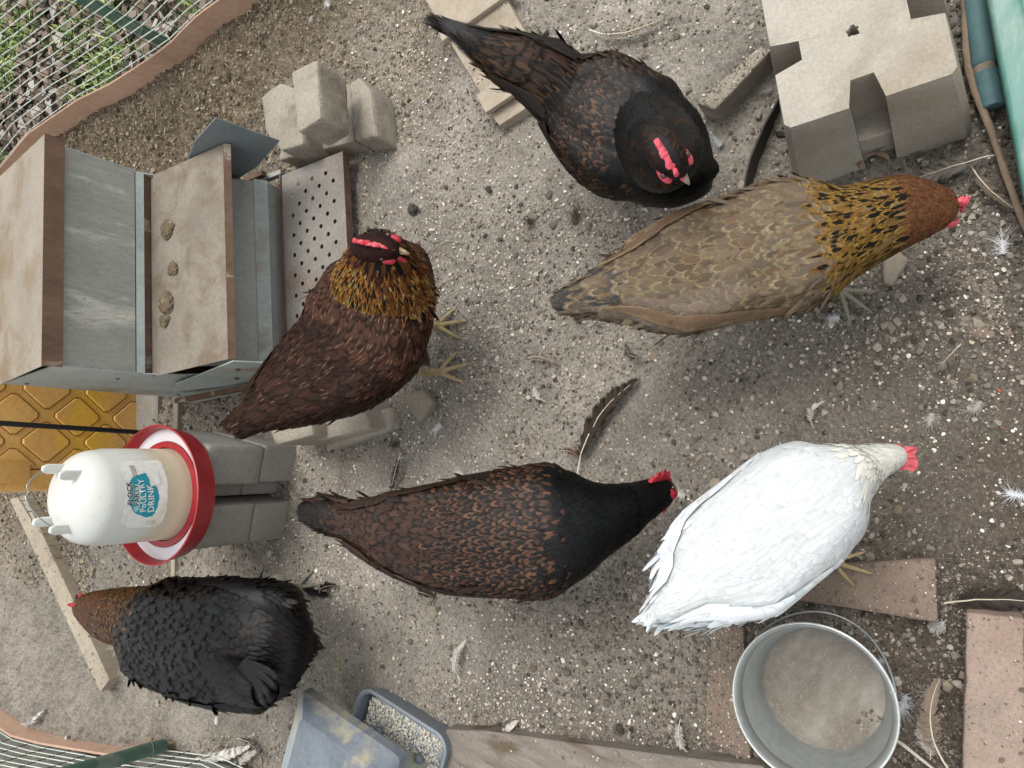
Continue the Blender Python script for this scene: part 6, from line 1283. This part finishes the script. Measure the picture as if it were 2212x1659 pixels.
loose((1005, 1466), (1018, 1378), .010, '#c9c6bd', 'slim white curled feather on the soil between the laced hen and the board', bow=.14, down=.7)
loose((1090, 1595), (1128, 1552), .010, '#d0cdc4', 'small white feather with spread barbs touching the weathered board', bow=.05, down=.4, splits=2)
loose((842, 934), (778, 946), .008, '#d4d3cd', 'long white wispy feather beside the block behind the brown hen', bow=-.16, down=.5, z=.02)
loose((1475, 1548), (1490, 1628), .010, '#bcb9b2', 'greyish white feather lying against the sunken brick left of the bucket', bow=-.12, down=.6)
loose((436, 1632), (540, 1612), .020, '#d8d6cf', 'big ragged white feather beside the grey paving at the left fence', bow=-.05, down=.2, splits=3, dens=1.3)
loose((512, 1595), (575, 1638), .010, '#4c4b4a', 'dark grey curved feather between the ragged white one and the blue hopper', bow=.16, down=.1, quill=lin('#a9a9a6'))
loose((520, 1655), (560, 1622), .014, '#d5d2ca', 'fluffy white feather below the dark curved one near the blue hopper', bow=.05, down=1)
loose((58, 1560), (100, 1530), .012, '#dfe2e4', 'small clean white feather near the peach edging by the left fence', bow=-.12, down=.1)
loose((1145, 775), (1215, 790), .010, '#867768', 'small brownish feather with pale shaft right of the brown hen', bow=.10, down=.5, dens=.6, splits=2)
loose((1185, 870), (1160, 838), .008, '#dcdad3', 'tiny white feather on bare soil above the laced hen', bow=.05, down=.8, splits=3)
loose((1762, 925), (1785, 868), .008, '#c8c5bb', 'thin white crescent feather on the gravel above the white hen', bow=.24, down=.5, dens=.6)
loose((1405, 770), (1360, 745), .010, '#4f463d', 'small curled dark brown feather under the flank of the golden hen', bow=.3, down=.4)
loose((2045, 1340), (2005, 1360), .014, '#a9a7a3', 'spiky grey white feather between two bricks', bow=.05, down=.6, splits=3)
loose((2048, 1655), (2030, 1468), .020, '#85786a', 'bowed brownish feather lying in the pile beside the pink corner brick', bow=.14, down=.5, z=.02)
loose((2010, 1640), (1985, 1560), .016, '#b7b4ad', 'white and brown downy feather with a stout quill beside the bucket', bow=-.1, down=.9, z=.016)
loose((905, 952), (934, 842), .0, '#000000', '') if False else None
loose((1220, 975), (1255, 990), .008, '#6a4c36', 'tiny rusty brown feather by the back of the laced hen', bow=.2, down=.6)
loose((700, 1278), (735, 1262), .016, '#2c2018', 'rounded dark brown feather beside the foot of the black hen', bow=.1, down=.1, dens=1.4)
loose((905, 1275), (945, 1288), .014, '#3a2f27', 'round dark feather tucked under the belly of the laced hen', bow=.1, down=.4)
loose((872, 980), (852, 1062), .012, '#3b332c', 'long dark brown feather pressed in the soil behind the laced hen', bow=.06, down=.6, splits=2)
loose((385, 574), (392, 590), .006, '#dcd9d3', 'tiny white feather stuck on the rusty trough cover', bow=.1, down=.6, z=.266-.0) if False else None
for px, py, r_, c_, lb in ((945, 925, .020, '#dfe0de', 'fluffy white down tuft below the wedge shaped stone'), (940, 632, .015, '#d9dadb', 'white down tuft at the breast of the brown hen'), (1800, 690, .015, '#cfd2d2', 'white down tuft behind the leg of the golden hen'), (2166, 530, .020, '#e0e2e4', 'bright white down tuft near the brick buried flush with the gravel'), (1468, 1068, .017, '#d6d4cc', 'wispy white down at the beak of the laced hen'), (998, 1022, .014, '#d3cfc4', 'white down against the back of the laced hen'), (1950, 1528, .024, '#b9bbbf', 'large bluish white down clump right of the bucket'), (2010, 1500, .020, '#9a948c', 'grey down clump above the bowed brown feather'), (2110, 878, .014, '#a9a69f', 'grey down with a dark shaft on the gravel near the right edge'), (2192, 1068, .014, '#dfe2e6', 'small bright white down at the right edge of the gravel'), (470, 1555, .013, '#dde0e1', 'white down tuft below the tail of the black hen'), (492, 240, .015, '#b8a990', 'cream frayed down on the brown litter behind the dark feeder wing'), (722, 20, .018, '#dcd9d2', 'white down clump on the brown litter left of the ramp'), (685, 50, .010, '#bdb8ae', 'faint grey down left of the white clump near the ramp'), (425, 1182, .020, '#c9c2b4', 'matted cream down below the red drinker dish'), (592, 1194, .010, '#dcdad2', 'small white down beside the drinker pavers'), (1545, 300, .018, '#a7aaa9', 'pale wispy down in front of the dark hen by the concrete slab'), (1562, 210, .0, '', ''), (1655, 195, .014, '#8f8d8a', 'grey down in the corner between the concrete slab and the deck block'), (400, 1500, .010, '#cfc9bc', 'small cream down above the twig at the left fence'), (338, 1520, .012, '#d0ccc2', 'pale down on the brown soil right of the wooden plank'), (152, 1590, .008, '#e2e4e4', 'speck of white down by the peach edging'), (1895, 1440, .018, '#a3a6ac', 'greyish down under the rim of the bucket'), (2010, 905, .012, '#b1ada4', 'thin curled grey down left of the dark shafted down'), (1890, 880, .010, '#8e887e', 'tiny brown grey down on gravel beside the white comb'), (1150, 482, .013, '#332c27', 'dark brown down smudge on the soil above the golden tail'), (1245, 470, .022, '#4b423a', 'scatter of dark brown down on soil left of the black breasted hen'), (1385, 765, .0, '', ''), (1250, 690, .012, '#40372f', 'dark down beneath the tail of the golden hen'), (855, 960, .012, '#54483c', 'brown down beside the pressed dark feather'), (2165, 395, .016, '#6b635a', 'brown down at the base of the root near the tub'), (2100, 372, .010, '#c3cdd6', 'pale blue white down on the barred grey feather')):
    if r_: fluff(px, py, r_, c_, lb, int(px+py))
